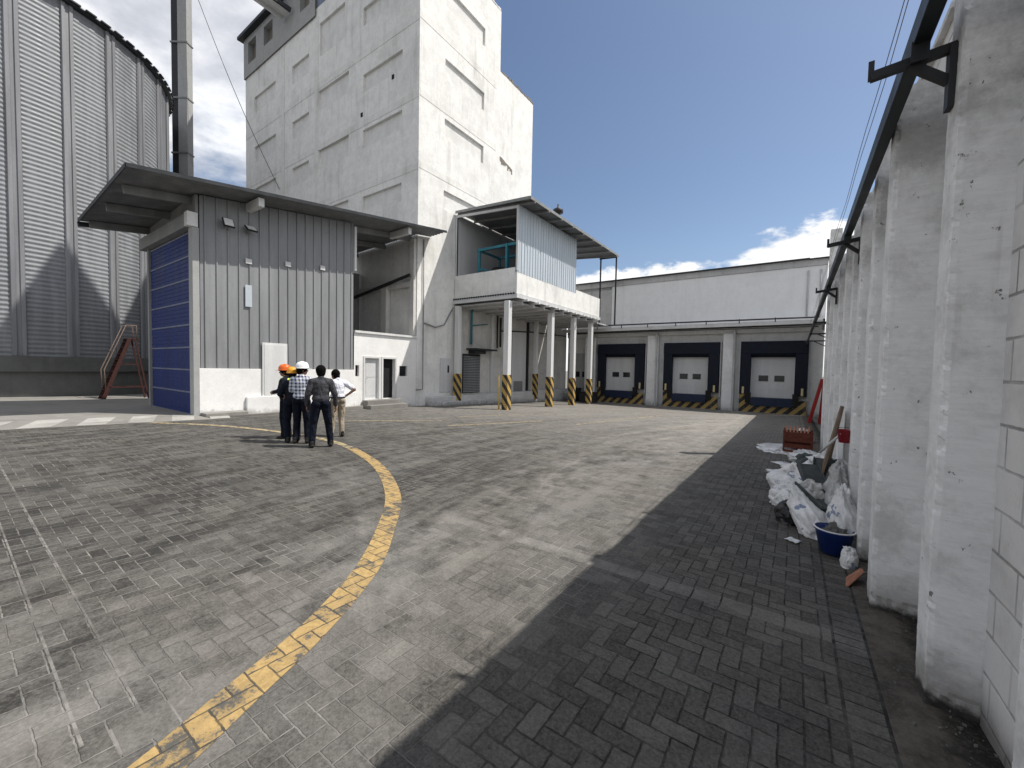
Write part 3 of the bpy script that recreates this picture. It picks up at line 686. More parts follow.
b = MB(); b.bar((-20.9,TY-.4,5.5),(SHX-.1,TY-.4,6.25),.09,.14); b.build('loft_beam', M['darksteel'], sh)
b = MB(); b.box(SHX-.32,SHX-.02,TY-.22,TY-.055,3.2,roofz(SHX,TY)-.25); b.build('corner_post', M['undr'], sh)
# roof
b = MB()
def rsheet(x0, x1, y0, y1):
    vs = []; N = max(2,int((x1-x0)/.1)); 
    for i in range(N+1):
        x = x0+(x1-x0)*i/N; w = .018*(1 if i % 2 else -1)
        for y in (y0,y1): vs.append((x,y,roofz(x,y)+w))
    o = len(vs); vs += [(p[0],p[1],p[2]-.012) for p in vs]
    fc = [(2*i,2*i+2,2*i+3,2*i+1) for i in range(N)] + [(o+2*i,o+2*i+1,o+2*i+3,o+2*i+2) for i in range(N)]
    fc += [(0,1,o+1,o),(2*N,o+2*N,o+2*N+1,2*N+1)] + [(2*i,o+2*i,o+2*i+2,2*i+2) for i in range(N)] + [(2*i+1,2*i+3,o+2*i+3,o+2*i+1) for i in range(N)]
    b.add(vs, fc)
rsheet(-21.3,SHX+.03,3.0,TY-.05); rsheet(SHX+.03,RX,3.0,15.13)
ro = b.build('roof', M['roofsheet'], sh)
for x in (-21.1,-18.6,-16.5):
    b = MB(); y1 = TY-.06 if x < -16.1 else 14.9
    b.bar((x,3.25,roofz(x,3.25)-.17),(x,y1,roofz(x,y1)-.17),.1,.24); b.build('beam', M['steel'], ro)
b = MB(); b.hexa([(-21.3,2.98,roofz(-21.3,3)-.10),(RX,2.98,roofz(RX,3)-.10),(RX,3.0,roofz(RX,3)-.1),(-21.3,3.0,roofz(-21.3,3)-.1),(-21.3,2.98,roofz(-21.3,3)+.03),(RX,2.98,roofz(RX,3)+.03),(RX,3.0,roofz(RX,3)+.03),(-21.3,3.0,roofz(-21.3,3)+.03)])
b.build('front_fascia', M['rail'], ro)
b = MB(); b.bar((RX+.012,3.0,roofz(RX,3.0)-.02),(RX+.012,15.13,roofz(RX,15.13)-.02),.02,.11); b.build('side_fascia', M['rail'], ro)
b = MB(); b.bar((-21.4,3.0,roofz(-21.3,3.0)-.12),(-21.4,14,roofz(-21.3,14)-.12),.16,.16); b.build('gutter', M['rail'], ro)
for (y) in (6.45,12.9):
    b = MB(); z = roofz(SHX,y)-.2; b.box(SHX-.4,SHX+1.0,y-.09,y+.09,z-.16,z+.12); b.build('outrigger', M['whitemetal'], ro)
# roller door on the end wall
dr = MB(); DY = 4.91
for i in range(8):
    z0 = gz(5)+.02+i*.757; dr.box(-20.85,-16.42,DY-.02,DY+.03,z0+.001,z0+.70)
    for k in range(1,5): dr.box(-20.85,-16.42,DY-.032,DY-.0205,z0+.14*k-.012,z0+.14*k+.012)
do = dr.build('roller_door', M['bluedoor'], sh)
b = MB()
for i in range(9):
    z0 = gz(5)+.02+i*.757; b.box(-20.86,-16.41,DY-.045,DY+.035,z0-.055,z0)
b.build('slat_joint', M['slat'], do)
b = MB(); b.box(-16.41,-16.06,DY-.12,DY+.06,-.5,5.98); b.build('door_post', M['pent'], sh); b = MB(); b.box(-21.05,-20.87,DY-.1,DY+.06,-.5,5.98); b.build('door_post', M['steel'], sh)
b = MB(); b.box(-21.5,-16.30,DY-.24,DY+.06,5.985,6.42); b.build('shutter_box', M['steel'], sh, bevel=.02)
b = MB(); b.box(-16.30,-16.02,DY-.26,DY+.02,5.985,6.43); b.build('shutter_box_end', M['whitemetal'], sh)
b = MB(); b.hexa([(-20.95,DY-.02,6.43),(-16.12,DY-.02,6.43),(-16.12,DY+.06,6.43),(-20.95,DY+.06,6.43)]+[(x_,y_,roofz(x_,y_)-.06) for x_,y_ in ((-20.95,DY-.02),(-16.12,DY-.02),(-16.12,DY+.06),(-20.95,DY+.06))]); b.build('gable_wall', M['steel'], sh)
for i,(y,tilt,lab) in enumerate(((5.73,.5,'square floodlight on the grey shed wall nearest the blue roller door'),(6.42,.95,'tilted floodlight on the grey shed wall, right of the square one'))):
    fl_ = thing('floodlight', lab, 'floodlight', (SHX+.12,y,6.3), 'floodlights on the shed wall')
    b = MB(); b.bar((SHX+.03,y,6.2),(SHX+.22,y,6.3),.05,.05); b.build('bracket', M['steel'], fl_)
    c = Vector((SHX+.26,y,6.33)); dz = Vector((math.cos(tilt)*-.0+math.sin(tilt)*.17*-1, 0, math.cos(tilt)*.17))
    b = MB(); b.bar(c-dz, c+dz, .32, .06, up=(1,0,0)); h_ = b.build('housing', M['rail'], fl_)
    nn = Vector((math.cos(tilt),0,math.sin(tilt)*1)).normalized(); c2 = c+Vector((dz.z,0,-dz.x)).normalized()*.035
    b = MB(); b.bar(c2-dz*.85, c2+dz*.85, .27, .015, up=(1,0,0)); b.build('lens', M['whitemetal'], h_)

# rolling stair by the silo
ls = thing('platform_ladder', 'brown red rolling platform ladder with pale handrails at the silo foot', 'ladder', (-25.5,4.9,gz(5)))
z0 = gz(5); xL, xR = -25.85, -25.2
for x in (xL,xR):
    b = MB(); b.bar((x,4.2,z0),(x,5.1,z0+2.75),.05,.14); b.build('stringer', M['ladder'], ls)
    b = MB(); b.bar((x,5.75,z0),(x,5.3,z0+2.75),.06,.06); b.bar((x,4.4,z0+.55),(x,5.7,z0+.55),.05,.05); b.bar((x,4.8,z0+1.6),(x,5.5,z0+1.6),.04,.04); b.build('rear_leg', M['ladder'], ls)
    b = MB(); b.tube([(x,4.3,z0+.35),(x,4.25,z0+1.35),(x,5.0,z0+3.4),(x,5.35,z0+3.4),(x,5.35,z0+2.75)], .022, 8); b.build('handrail', M['ladderrail'], ls)
for i in range(10):
    f = (i+.6)/10; b = MB(); b.box(xL+.03,xR-.03,4.2+.9*f-.09,4.2+.9*f+.09,z0+2.75*f-.015,z0+2.75*f+.015); b.build('step', M['ladder'], ls)
b = MB(); b.box(xL,xR,5.0,5.45,z0+2.75,z0+2.8); b.build('platform', M['ladder'], ls)

# ------------------------------------------------------------------ balcony annex
BX, BY = -11.78, 17.03
ba = thing('balcony_annex', 'white raised balcony room with pale blue cladding standing on striped posts', 'balcony', (-14,22,gz(22)))
b = MB(); b.box(TX+.03,BX,BY,27.6,5.3,5.44); b.build('floor_slab', M['fascia'], ba)
b = MB(); b.box(TX+.03,BX-.15,27.61,29.79,4.98,5.08); b.build('shade_slab', M['fascia'], ba)  # slab added to block sun leaking in under the balcony
b = MB(); b.box(TX+.03,BX-.13,BY,BY+.12,5.45,6.78); b.box(BX-.12,BX,BY,27.6,5.45,6.52); b.box(BX-.12,BX,23.75,27.6,6.52,6.75); b.box(TX+.1,BX-.13,27.48,27.6,5.45,6.7); b.build('parapet', M['tower'], ba)
b = MB(); b.box(TX+.03,BX+.1,BY-.12,BY-.001,5.2,5.42); b.box(BX+.001,BX+.08,BY,27.6,5.22,5.40); b.build('edge_beam', M['greywhite'], ba)
for i in range(9):
    b = MB(); b.box(BX-.3,BX+.28,BY+.6+i*1.13,BY+.75+i*1.13,5.12,5.215); b.build('joist_end', M['whitemetal'], ba)
b = MB(); b.box(TX+.05,BX-.3,BY+.1,27.4,5.05,5.12); 
for i in range(9): b.box(TX+.05,BX-.05,BY+.55+i*1.13,BY+.7+i*1.13,4.95,5.295)
b.build('floor_joists', M['fascia'], ba)
b = MB()
for i in range(26):
    x = TX+.1+i*.165; b.tube([(x,BY-.16,5.435),(x,BY-.02,5.435)], .05, 8)
b.build('corrugated_edge', M['rail'], ba)
def broof(x, y): return 10.36 - .078*(x-TX)
b = MB(); ribs(b, 'X', BX, BY+.0, 23.7, 6.525, lambda y: broof(BX,y)-.12, .27, .03, .05); b.box(BX-.06,BX-.005,BY+.02,23.7,6.53,9.85); b.build('side_cladding', M['sheetblue'], ba)
b = MB(); b.box(TX+.05,BX-.06,23.6,23.68,5.45,9.9); b.build('end_cladding', M['sheetblue'], ba)
b = MB(); b.box(TX+.05,TX+.13,BY+.02,23.6,5.45,10.2); b.build('back_cladding', M['greywhite'], ba)
b = MB(); vs = []; N = 56; x0, x1, y0, y1 = TX+.03, -10.9, 16.75, 28.75
b.hexa([(x0,y0+.25,broof(x0,y0)),(x1,y0,broof(x1,y0)),(x1,y1,broof(x1,y1)),(x0,y1,broof(x0,y1)),(x0,y0+.25,broof(x0,y0)+.05),(x1,y0,broof(x1,y0)+.05),(x1,y1,broof(x1,y1)+.05),(x0,y1,broof(x0,y1)+.05)])
br = b.build('roof', M['roofsheet'], ba)
b = MB(); b.bar((x1+.02,y0,broof(x1,y0)+.0),(x1+.02,y1,broof(x1,y1)),.04,.14); b.bar((x0,y0+.24,broof(x0,y0)),(x1,y0-.015,broof(x1,y0)),.03,.14); b.build('roof_trim', M['steel'], br)
for i in range(9):
    y = 17.15+i*1.4; b = MB(); b.bar((TX+.1,y,broof(TX,y)-.09),(x1+.05,y,broof(x1,y)-.09),.09,.12); b.build('rafter', M['steel'], br)
b = MB(); b.lathe((-14,25.1,0), [(.17,10.2),(.17,12.45),(.36,12.5),(.36,12.72),(.06,12.9),(.05,13.1)], 14); b.build('roof_vent', M['darksteel'], br)
b = MB(); b.bar((TX+.08,BY+.06,6.78),(TX+.08,BY+.06,10.2),.1,.1); b.bar((BX-.04,BY+.06,6.6),(BX-.04,BY+.06,9.9),.11,.11); b.bar((TX+.1,BY+.06,10.12),(BX,BY+.06,9.82),.08,.13); b.build('front_frame', M['greywhite'], ba)
for (x,y,z) in ((-12.2,28.6,4.9),(-11.0,28.6,4.9)):
    b = MB(); b.bar((x,y,z),(x,y,broof(x,y)-.05),.09,.09); b.build('roof_post', M['rail'], ba)
b = MB(); b.bar((-12.3,28.6,9.9),(-10.95,28.6,9.86),.07,.1); b.build('roof_tie', M['rail'], ba)
posts = ((-15.7,16.95,.28,.3),(-12.1,16.75,.30,.0),(-12.12,21.2,.32,.0),(-12.12,24.2,.30,.0),(-12.12,26.9,.30,0),(-15.5,25.0,.26,.3))
for (x,y,w,lift) in posts:
    zb = gz(y)+lift
    b = MB(); b.box(x-w/2,x+w/2,y-w/2,y+w/2,zb,5.04); po = b.build('post', M['whitemetal'], ba, bevel=.02)
    b = MB(); b.box(x-w/2-.03,x+w/2+.03,y-w/2-.03,y+w/2+.03,zb-.1,zb+1.8 if lift == 0 else 1.25); b.build('striped_sleeve', M['stripe_post'], po, bevel=.02)
cg = MB(); cg.tube([(-12.33,16.42,gz(16.4)-.05),(-12.33,16.42,1.28)], .045, 10); cg.box(-12.45,-12.2,16.3,16.55,gz(16.4)-.02,gz(16.4)+.02)
tag(cg.build('guard_post', plain('yellow_guard', (.55,.40,.10), .6)), 'thin yellow guard post beside the nearest striped balcony post', 'guard post')
tf = thing('teal_frame', 'teal blue steel frame standing inside the open balcony', 'frame', (-13.4,18,5.45))
for x in (-14.85,-12.9):
    b = MB(); b.bar((x,17.7,5.44),(x,17.7,8.3),.22 if x > -13 else .1,.14); b.build('upright', M['teal'], tf)
    b = MB(); b.bar((x,19.6,5.44),(x,19.6,8.3),.1,.1); b.build('upright', M['teal'], tf)
b = MB(); b.bar((-15,17.7,8.22),(-12,17.7,8.22),.14,.14); b.bar((-15,19.6,8.22),(-12,19.6,8.22),.12,.12); b.bar((-14.85,17.7,7.2),(-12.9,19.6,6.7),.1,.1); b.bar((-14.85,17.7,8.2),(-14.85,19.6,8.2),.1,.1); b.build('cross_bar', M['teal'], tf)
b = MB(); b.lathe((-14.1,18.6,0), [(.02,6.1),(.5,6.1),(.62,6.5),(.62,7.0),(.4,7.3),(.02,7.35)], 18); b.build('drum', M['darksteel'], tf)

# ------------------------------------------------------------------ dock building
DK = 31.0
dk = thing('dock_building', 'long low white loading dock building across the far end of the yard', 'building', (-6,34,gz(31)))
w = MB(); bays = ((-13.1,-9.38,-12.5,-10.06),(-7.95,-4.3,-7.38,-4.95),(-3.02,.60,-2.45,-.02))
recess_wall(w, None, 'Y', DK, -12.2, 1.35, 5.0, 8.25, [], .1)
recess_wall(w, None, 'Y', DK, -15.98, 1.35, -1.3, 4.3, [(b_[2],b_[3],0,2.75) for b_ in bays], .25)
w.box(-15.95,1.33,DK+.35,48,-1.3,8.6); w.add([(1.35,DK,-1.3),(1.35,48,-1.3),(1.35,48,8.7),(1.35,DK,8.7)], [(0,1,2,3)])
dw = w.build('wall', [M['white'],M['dockbase']], dk).data
for p_ in dw.polygons: p_.material_index = 1 if max(dw.vertices[i].co.z for i in p_.vertices) < 4.4-gz(31) else 0
b = MB(); b.box(-15.98,1.35,DK-.06,DK+.3,8.26,8.66); b.build('fascia', M['fascia'], dk)
b = MB(); b.box(-16.05,-12.21,DK-.02,DK+.3,4.4,8.01); b.build('grey_wall_section', M['fascia'], dk)
b = MB(); b.box(-16.05,.45,DK-.22,DK+1,8.662,8.74); b.box(.45,1.4,DK-.2,DK+1,8.64,8.70); b.build('roof_edge', M['rail'], dk)
for x in (.42,1.05):
    b = MB(); b.tube([(x,DK-.06,5.1),(x,DK-.06,8.0)], .045); b.build('downpipe', M['fascia'], dk)
b = MB(); b.hexa([(-15.9,29.8,4.62),(1.2,29.8,4.62),(1.2,DK-.001,4.72),(-15.9,DK-.001,4.72),(-15.9,29.8,4.86),(1.2,29.8,4.86),(1.2,DK-.001,5.0),(-15.9,DK-.001,5.0)]); b.build('canopy', M['dockbase'], dk)
b = MB(); b.tube([(-15.5,29.75,5.08),(1.0,29.75,4.98)], .05); b.tube([(-15.5,29.9,4.5),(1.0,29.9,4.45)], .03)
for i in range(9): b.bar((-14.8+1.95*i,29.78,4.8),(-14.8+1.95*i,29.78,5.08),.05,.05)
b.build('canopy_pipe', M['darksteel'], dk)
b = MB(); b.box(-15.9,1.2,DK-.3,DK-.002,4.25,4.6); b.build('lintel_beam', M['dockbase'], dk)
for (x0,x1) in ((-14.2,-13.3),(-9.15,-8.35),(-4.08,-3.35)):
    b = MB(); b.box(x0,x1,DK-.45,DK-.001,-1.3,4.245); po = b.build('pier', M['pierw'], dk, bevel=.02)
    b = MB(); b.bar(((x0+x1)/2+.3,DK-.5,-1.2),((x0+x1)/2+.3,DK-.5,4.2),.12,.1); b.bar(((x0+x1)/2+.3,DK-.5,3.95),((x0+x1)/2+.3,DK-.5,4.4),.26,.14); b.build('conduit', M['fascia'], po)
b = MB(); b.box(-15.9,-14.25,DK-.06,DK-.002,-.1,2.98); po = b.build('grey_panel_door', M['pent'], dk)
for x in (-14.98,-14.42):
    b = MB(); b.box(x-.16,x+.16,DK-.09,DK-.061,1.0,1.45); b.build('vision_panel', M['dark'], po)
b = MB(); b.box(-17.0,-16.3,DK-.2,DK-.002,.4,1.9); b.build('meter_box', M['greywhite'], dk)
b = MB()
for (x0,x1) in ((-13.2,-9.35),(-8.3,-4.3),(-3.35,1.3)): b.box(x0,x1,DK-.55,DK-.3,-1.3,-.94)
b.build('dock_kerb', M['dockbase'], dk, bevel=.03)
where = ('leftmost, nearest the balcony posts', 'middle, between the two white piers', 'rightmost, beside the boundary wall')
for i,(x0,x1,d0,d1) in enumerate(bays):
    b = MB()
    for k in range(5): b.box(d0+.01,d1-.01,DK+.2,DK+.24,.0+k*.55,.545+k*.55)
    dd = b.build('dock_door', M['greywhite'], dk)
    for f in (.30,.66):
        cx = d0+(d1-d0)*f; b = MB(); b.box(cx-.27,cx+.27,DK+.17,DK+.199,1.1,1.48); b.build('door_window', M['glass'], dd)
    b = MB(); b.box(x0,x1,DK-.34,DK-.301,-.94,-.06); b.box(x0,d0-.12,DK-.34,DK-.301,-.06,.22); b.build('hazard_board', M['stripe_dock'], dk)
    b = MB(); b.box(d0+.1,d1-.1,DK-.5,DK-.341,-.5,.0); b.box(d0+.12,d1-.12,DK-.45,DK+.19,-.02,.03); b.build('leveller_lip', M['navy2'], dk)
    b = MB(); b.box(d0-.22,d0+.1,DK-.52,DK-.342,-.3,.35); b.box(d1-.1,d1+.22,DK-.52,DK-.342,-.3,.35); b.build('dock_bumper', M['black'], dk)
    sdk = thing('dock_shelter', 'navy foam dock shelter round the white dock door, '+where[i], 'dock shelter', ((x0+x1)/2,DK,0), 'dock shelters')
    top = 3.68
    # head pad and two side pads
    m = MB(); m.box(x0,x1,DK-.44,DK-.002,2.90,top); m.hexa([(d0-.06,DK-.10,2.66),(d1+.06,DK-.10,2.66),(d1+.06,DK-.003,2.66),(d0-.06,DK-.003,2.66),(d0-.06,DK-.43,2.899),(d1+.06,DK-.43,2.899),(d1+.06,DK-.003,2.899),(d0-.06,DK-.003,2.899)]); m.build('head_pad', M['navy'], sdk)
    for s in (0,1):
        a0, a1 = (x0, d0) if s == 0 else (d1, x1)
        i0 = a1-.0 if s == 0 else a0+.0
        m = MB(); m.box(a0+.002 if s == 0 else a0-.02, a1+.02 if s == 0 else a1-.002, DK-.42, DK-.003, .22, 2.898); so = m.build('side_pad', M['navy'], sdk, bevel=.03)
        cx = (a0+a1)/2 - (.08 if s == 0 else -.08); m = MB(); m.box(cx-.06,cx+.06,DK-.45,DK-.421,.26,.72); m.build('marker_strip', M['lampyellow'], so)
        m = MB(); e = x0-.07 if s == 0 else x1+.07; m.box(e-.04,e+.04,DK-.2,DK-.003,-.05,3.75); m.build('edge_trim', M['dockbase'], so)
# odds and ends against the wall to the left of the docks
bc = thing('black_bin', 'black wheeled bin behind the fourth striped post under the balcony', 'bin', (-14.4,29.3,gz(29)))
z0 = gz(29.3); b = MB(); b.hexa([(-14.75,29,z0+.1),(-14.1,29,z0+.1),(-14.1,29.6,z0+.1),(-14.75,29.6,z0+.1),(-14.85,28.9,z0+1.0),(-14.0,28.9,z0+1.0),(-14.0,29.7,z0+1.0),(-14.85,29.7,z0+1.0)]); b.build('body', M['black'], bc, bevel=.03)
b = MB(); b.box(-14.88,-13.97,28.86,29.72,z0+1.005,z0+1.07); b.build('lid', M['black'], bc, bevel=.02)
b = MB(); b.tube([(-14.8,29.62,z0+.1),(-14.05,29.62,z0+.1)], .1, 12); b.build('wheel', M['black'], bc)
pb = thing('planter_box', 'dark box on the ground beside the fifth striped balcony post', 'box', (-12.9,28.6,gz(28.6)))
z0 = gz(28.6); b = MB(); b.box(-13.5,-12.4,28.2,29.2,z0-.02,z0+.75); b.build('body', M['darksteel'], pb, bevel=.02); b = MB(); b.box(-13.55,-12.35,28.15,29.25,z0+.752,z0+.8); b.build('lid', M['black'], pb, bevel=.015)

# ------------------------------------------------------------------ boundary wall
bw = thing('boundary_wall', 'tall peeling white block wall with many narrow pilasters along the right side', 'wall', (.9,14,gz(14)))
b = MB(); b.box(.8,1.02,-4,12.6,-1.3,4.10); b.build('wall_panel', M['block'], bw)
b = MB(); b.box(1.4,1.6,12.6,30.9,-1.4,5.25); b.box(1.021,1.6,12.4,12.598,-1.3,4.1); b.build('set_back_wall', M['block'], bw)
b = MB()
for i in range(33):
    y = -4+i*.498; b.box(.78-.02*random.random(),1.04,y,y+.495,4.102,4.13+.03*random.random())
b.build('coping', M['pilaster'], bw)
def pilaster_mesh(seed, nz, ny, nx, w, d, h):
    bm = bmesh.new(); bmesh.ops.create_cube(bm, size=1)
    for v in bm.verts: v.co = Vector(((v.co.x+.5)*d, (v.co.y+.5)*w, (v.co.z+.5)*h))
    ez = [e for e in bm.edges if abs(e.verts[0].co.z-e.verts[1].co.z) > h*.5]; bmesh.ops.subdivide_edges(bm, edges=ez, cuts=nz, use_grid_fill=True)
    ey = [e for e in bm.edges if abs(e.verts[0].co.y-e.verts[1].co.y) > w*.5]; bmesh.ops.subdivide_edges(bm, edges=ey, cuts=ny, use_grid_fill=True)
    ex = [e for e in bm.edges if abs(e.verts[0].co.x-e.verts[1].co.x) > d*.5]; bmesh.ops.subdivide_edges(bm, edges=ex, cuts=nx, use_grid_fill=True)
    for v in bm.verts:
        p = v.co.copy(); s = Vector((seed*3.1, seed*1.7, 0))
        e = (min(p.y, w-p.y) < .004) + (p.x < .004) + (h-p.z < .004)
        n1 = noise.fractal((p+s)*9, 1, 2, 4); n2 = noise.fractal((p+s)*30, 1, 2, 3)
        v.co += Vector((noise.noise((p+s)*1.5)*.007, noise.noise((p-s)*1.6)*.007, 0))
        if e >= 2:                                  # worn, chipped arrises
            k = .004+max(0, n1-.12)*.030+max(0,n2)*.006
            v.co += Vector((k if p.x < .004 else 0, (k if p.y < w/2 else -k)*.9, 0))
        if p.z < .14: v.co.x += max(0, n2+.25)*.03*(1-p.z/.14); v.co.y += (1 if p.y < w/2 else -1)*max(0,n2+.2)*.02
        if p.z > h-.02: v.co.z += n1*.06
        v.co += Vector((n2*.002, n2*.002, 0))
    me = bpy.data.meshes.new('pilaster'); bm.to_mesh(me); bm.free(); me.materials.append(M['pilaster'])
    for p_ in me.polygons: p_.use_smooth = False
    return me
near = [pilaster_mesh(i, 150, 9, 9, .2, .28, (3.85,3.8,3.76,3.98)[i]) for i in range(4)]
farm = [pilaster_mesh(i+5, 30, 3, 3, .2, .26, 4.0) for i in range(3)]
ys_ = [1.72, 2.88, 3.93, 4.93, 5.93]; y = 5.93
while y < 11: y += 1.02; ys_.append(y)
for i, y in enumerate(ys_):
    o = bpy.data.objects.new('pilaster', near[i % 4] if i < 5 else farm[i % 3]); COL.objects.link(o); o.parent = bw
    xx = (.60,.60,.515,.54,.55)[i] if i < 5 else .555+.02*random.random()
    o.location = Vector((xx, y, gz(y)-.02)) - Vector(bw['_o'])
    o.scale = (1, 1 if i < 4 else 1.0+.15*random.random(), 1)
b = MB(); b.box(.56,.78,12.3,12.47,-.5,5.08); b.build('tall_post', M['pilaster'], bw, bevel=.01)
b = MB(); b.tube([(.68,12.72,-.3),(.68,12.72,3.2),(.76,12.72,3.4)], .055); tag(b.build('drain_pipe', M['rail']), 'black vertical drain pipe at the end of the pilastered wall near the red stepladder', 'pipe')
rl = thing('steel_rail', 'long dark steel rail running along the wall top on angled brackets', 'rail', (.46,14,3.3))
b = MB(); b.box(.43,.50,-3,30.6,3.33,3.45); b.build('rail_beam', M['rail'], rl, bevel=.004)
for k in range(3):
    y = 2.985+3.52*k
    b = MB(); b.box(.572,.602,y-.035,y+.035,2.98,3.29); b.bar((.60,y,3.285),(.27,y-.04,3.235),.035,.045); b.bar((.58,y,3.12),(.43,y-.02,3.245),.03,.04); b.bar((.272,y-.04,3.215),(.272,y-.04,3.32),.01,.025); b.bar((.46,y-.02,3.24),(.46,y-.02,3.345),.07,.07)
    b.build('bracket', M['darksteel'], rl)
for y in (16.5,21.0,25.5):
    b = MB(); b.bar((1.41,y,3.30),(.42,y,3.30),.05,.06); b.bar((1.41,y,2.9),(.7,y,3.28),.04,.04); b.build('bracket', M['darksteel'], rl)
for i,(dx,dz,lab) in enumerate(((-.02,.10,'upper thin cable strung along the boundary wall rail'),(-.05,.05,'lower thin cable strung along the boundary wall rail'))):
    b = MB(); pts = [(.42+dx+.006*math.sin(j*1.3+i), -2.5+j*.55, 3.46+dz+.03*math.sin(PI*((j*.55-5.5)%3.52)/3.52)*-1) for j in range(60)]
    b.tube(pts, .0022, 6); tag(b.build('cable', M['steel']), lab, 'cable')

# ------------------------------------------------------------------ rubbish along the wall
def sack(name, mat, c, size, seed, neck=0.0, lab='', cat='sack', group=None, lean=(0,0), rough=1.0):
    bm = bmesh.new(); bmesh.ops.create_icosphere(bm, subdivisions=5, radius=1)
    s = Vector((seed*2.3, seed*5.1, seed))
    def F1(q): return noise.voronoi(q)[0]
    for v in bm.verts:
        d = v.co.normalized(); r = 1.0
        r += .18*noise.fractal(d*1.4+s, 1, 2, 3)
        w_ = d + .25*Vector((noise.noise(d*2.5+s), noise.noise(d*2.5-s), noise.noise(d*2.6+2*s)))
        f = F1(w_*1.9+s); r += .20*rough*(f[1]-f[0]-.25)*-1*.8
        f = F1(w_*4.6-s); r += .085*rough*(.3-(f[1]-f[0]))
        f = F1(w_*10+s); r += .035*rough*(.3-(f[1]-f[0]))
        p = d*r
        if d.z < -.35: p.z = -.42 + (p.z+.42)*.12; p.x *= 1.08; p.y *= 1.08
        if neck and d.z > .45:
            k = (d.z-.45)/.55; f = 1-neck*min(1,k*1.25); p.x *= f; p.y *= f; p.z += .55*k*neck*(.8+.4*noise.noise(d*9+s))
            if k > .6: a = math.atan2(d.y,d.x); q = 1+.5*math.sin(a*5+seed); p.x *= q; p.y *= q
        v.co = Vector((p.x*size[0]+lean[0]*(p.z+.4), p.y*size[1]+lean[1]*(p.z+.4), (p.z+.47)*size[2]))
    me = bpy.data.meshes.new(name); bm.to_mesh(me); bm.free(); me.materials.append(mat)
    for p_ in me.polygons: p_.use_smooth = True
    o = bpy.data.objects.new(name, me); COL.objects.link(o); o.location = (c[0],c[1],gz(c[1])+c[2]); o['_o'] = [0,0,0]
    return tag(o, lab, cat, group)
G = 'white sacks heaped along the wall'
sack('white_sack', M['bag'], (.14,7.3,0), (.36,.34,.30), 1, .45, 'big crumpled white sack leaning at the front left of the heap', 'sack', G, (-.06,.0), 1.3)
sack('white_sack', M['bag'], (.34,7.9,0), (.26,.36,.36), 2, .4, 'bulging white sack behind the big front one, under the grey boards', 'sack', G, (.1,0), 1.2)
sack('white_sack', M['bag'], (.27,5.62,0), (.18,.24,.27), 3, .7, 'tall white sack with open top between the black bag and blue basin', 'sack', G, (-.14,.1), 1.1)
sack('white_sack', M['bag'], (.50,5.32,.02), (.13,.22,.37), 4, .5, 'upright white sack squeezed between the blue basin and the pilaster', 'sack', G, (-.04,0), 1.2)
sack('white_sack', M['bag2'], (.47,6.05,0), (.14,.34,.43), 5, .3, 'dusty grey white sack against the wall behind the blue basin', 'sack', G, (0,0), 1.2)
sack('white_sack', M['bag2'], (.44,7.0,.2), (.16,.42,.30), 6, .35, 'rolled dusty sack by the wall below the leaning brown boards', 'sack', G, (0,0), 1.2)
sack('rubbish_bag', M['blackbag'], (.03,5.95,0), (.16,.18,.17), 7, .2, 'small black plastic rubbish bag lying left of the white sacks', 'rubbish bag', None, (0,0), 1.2)
sack('plastic_sheet', M['clear'], (-.32,12.7,-.02), (.42,.75,.10), 8, 0, 'crumpled clear plastic sheet spread on the paving left of the crate', 'plastic sheet', None, (0,0), 1.6)
sack('plastic_sheet', M['clear'], (.28,11.2,.0), (.33,.5,.16), 9, .2, 'crumpled clear plastic sheet in front of the red brown crate', 'plastic sheet', None, (0,0), 1.6)
sack('rubble_heap', M['rubble'], (.33,6.3,0), (.24,.42,.30), 11, 0, 'low heap of grey rubble between the sacks and the wall', 'rubble', None, (0,0), 1.4)
sack('plastic_bundle', M['clear'], (.25,15.2,.0), (.28,.4,.24), 12, .4, 'pale plastic bundle beyond the crate near the red stepladder', 'bundle', None, (0,0), 1.4)
G2 = 'small loose rubbish around the heap'
for i,(x_,y_,z_,sz,m_,lab) in enumerate(((.10,6.55,.0,(.20,.22,.16),'bag','small torn white sack wedged behind the tall white sack'),(.52,6.55,.42,(.12,.28,.2),'bag2','grey white bag on top of the rubble against the pilaster'),(.30,6.05,.0,(.2,.25,.2),'slate','dark grey lump of roofing felt under the tilted boards'),(.05,8.4,.0,(.26,.3,.13),'bag2','flattened dusty sack behind the big front sack'),(.40,8.9,.0,(.22,.35,.24),'rubble','grey rubble mound against the wall in front of the cardboard box'),(.47,4.80,.0,(.06,.10,.12),'bag','little white bag tucked in front of the pilaster beside the basin'),(.36,7.55,.12,(.24,.30,.34),'bag','rounded white sack at the back of the heap beside the leaning boards'),(-.02,6.75,.0,(.20,.24,.20),'bag','half empty white sack between the black bag and the big front sack'),(.20,6.05,.12,(.16,.2,.24),'bag2','grey plastic bundle above the black bag, behind the tall white sack'),(.22,8.1,.15,(.22,.24,.26),'slate','dark crumpled sheet on top of the sacks at the back'))):
    sack('rubbish_piece', M[m_], (x_,y_,z_), sz, 20+i, .15, lab, 'rubbish', G2, (0,0), 1.5)
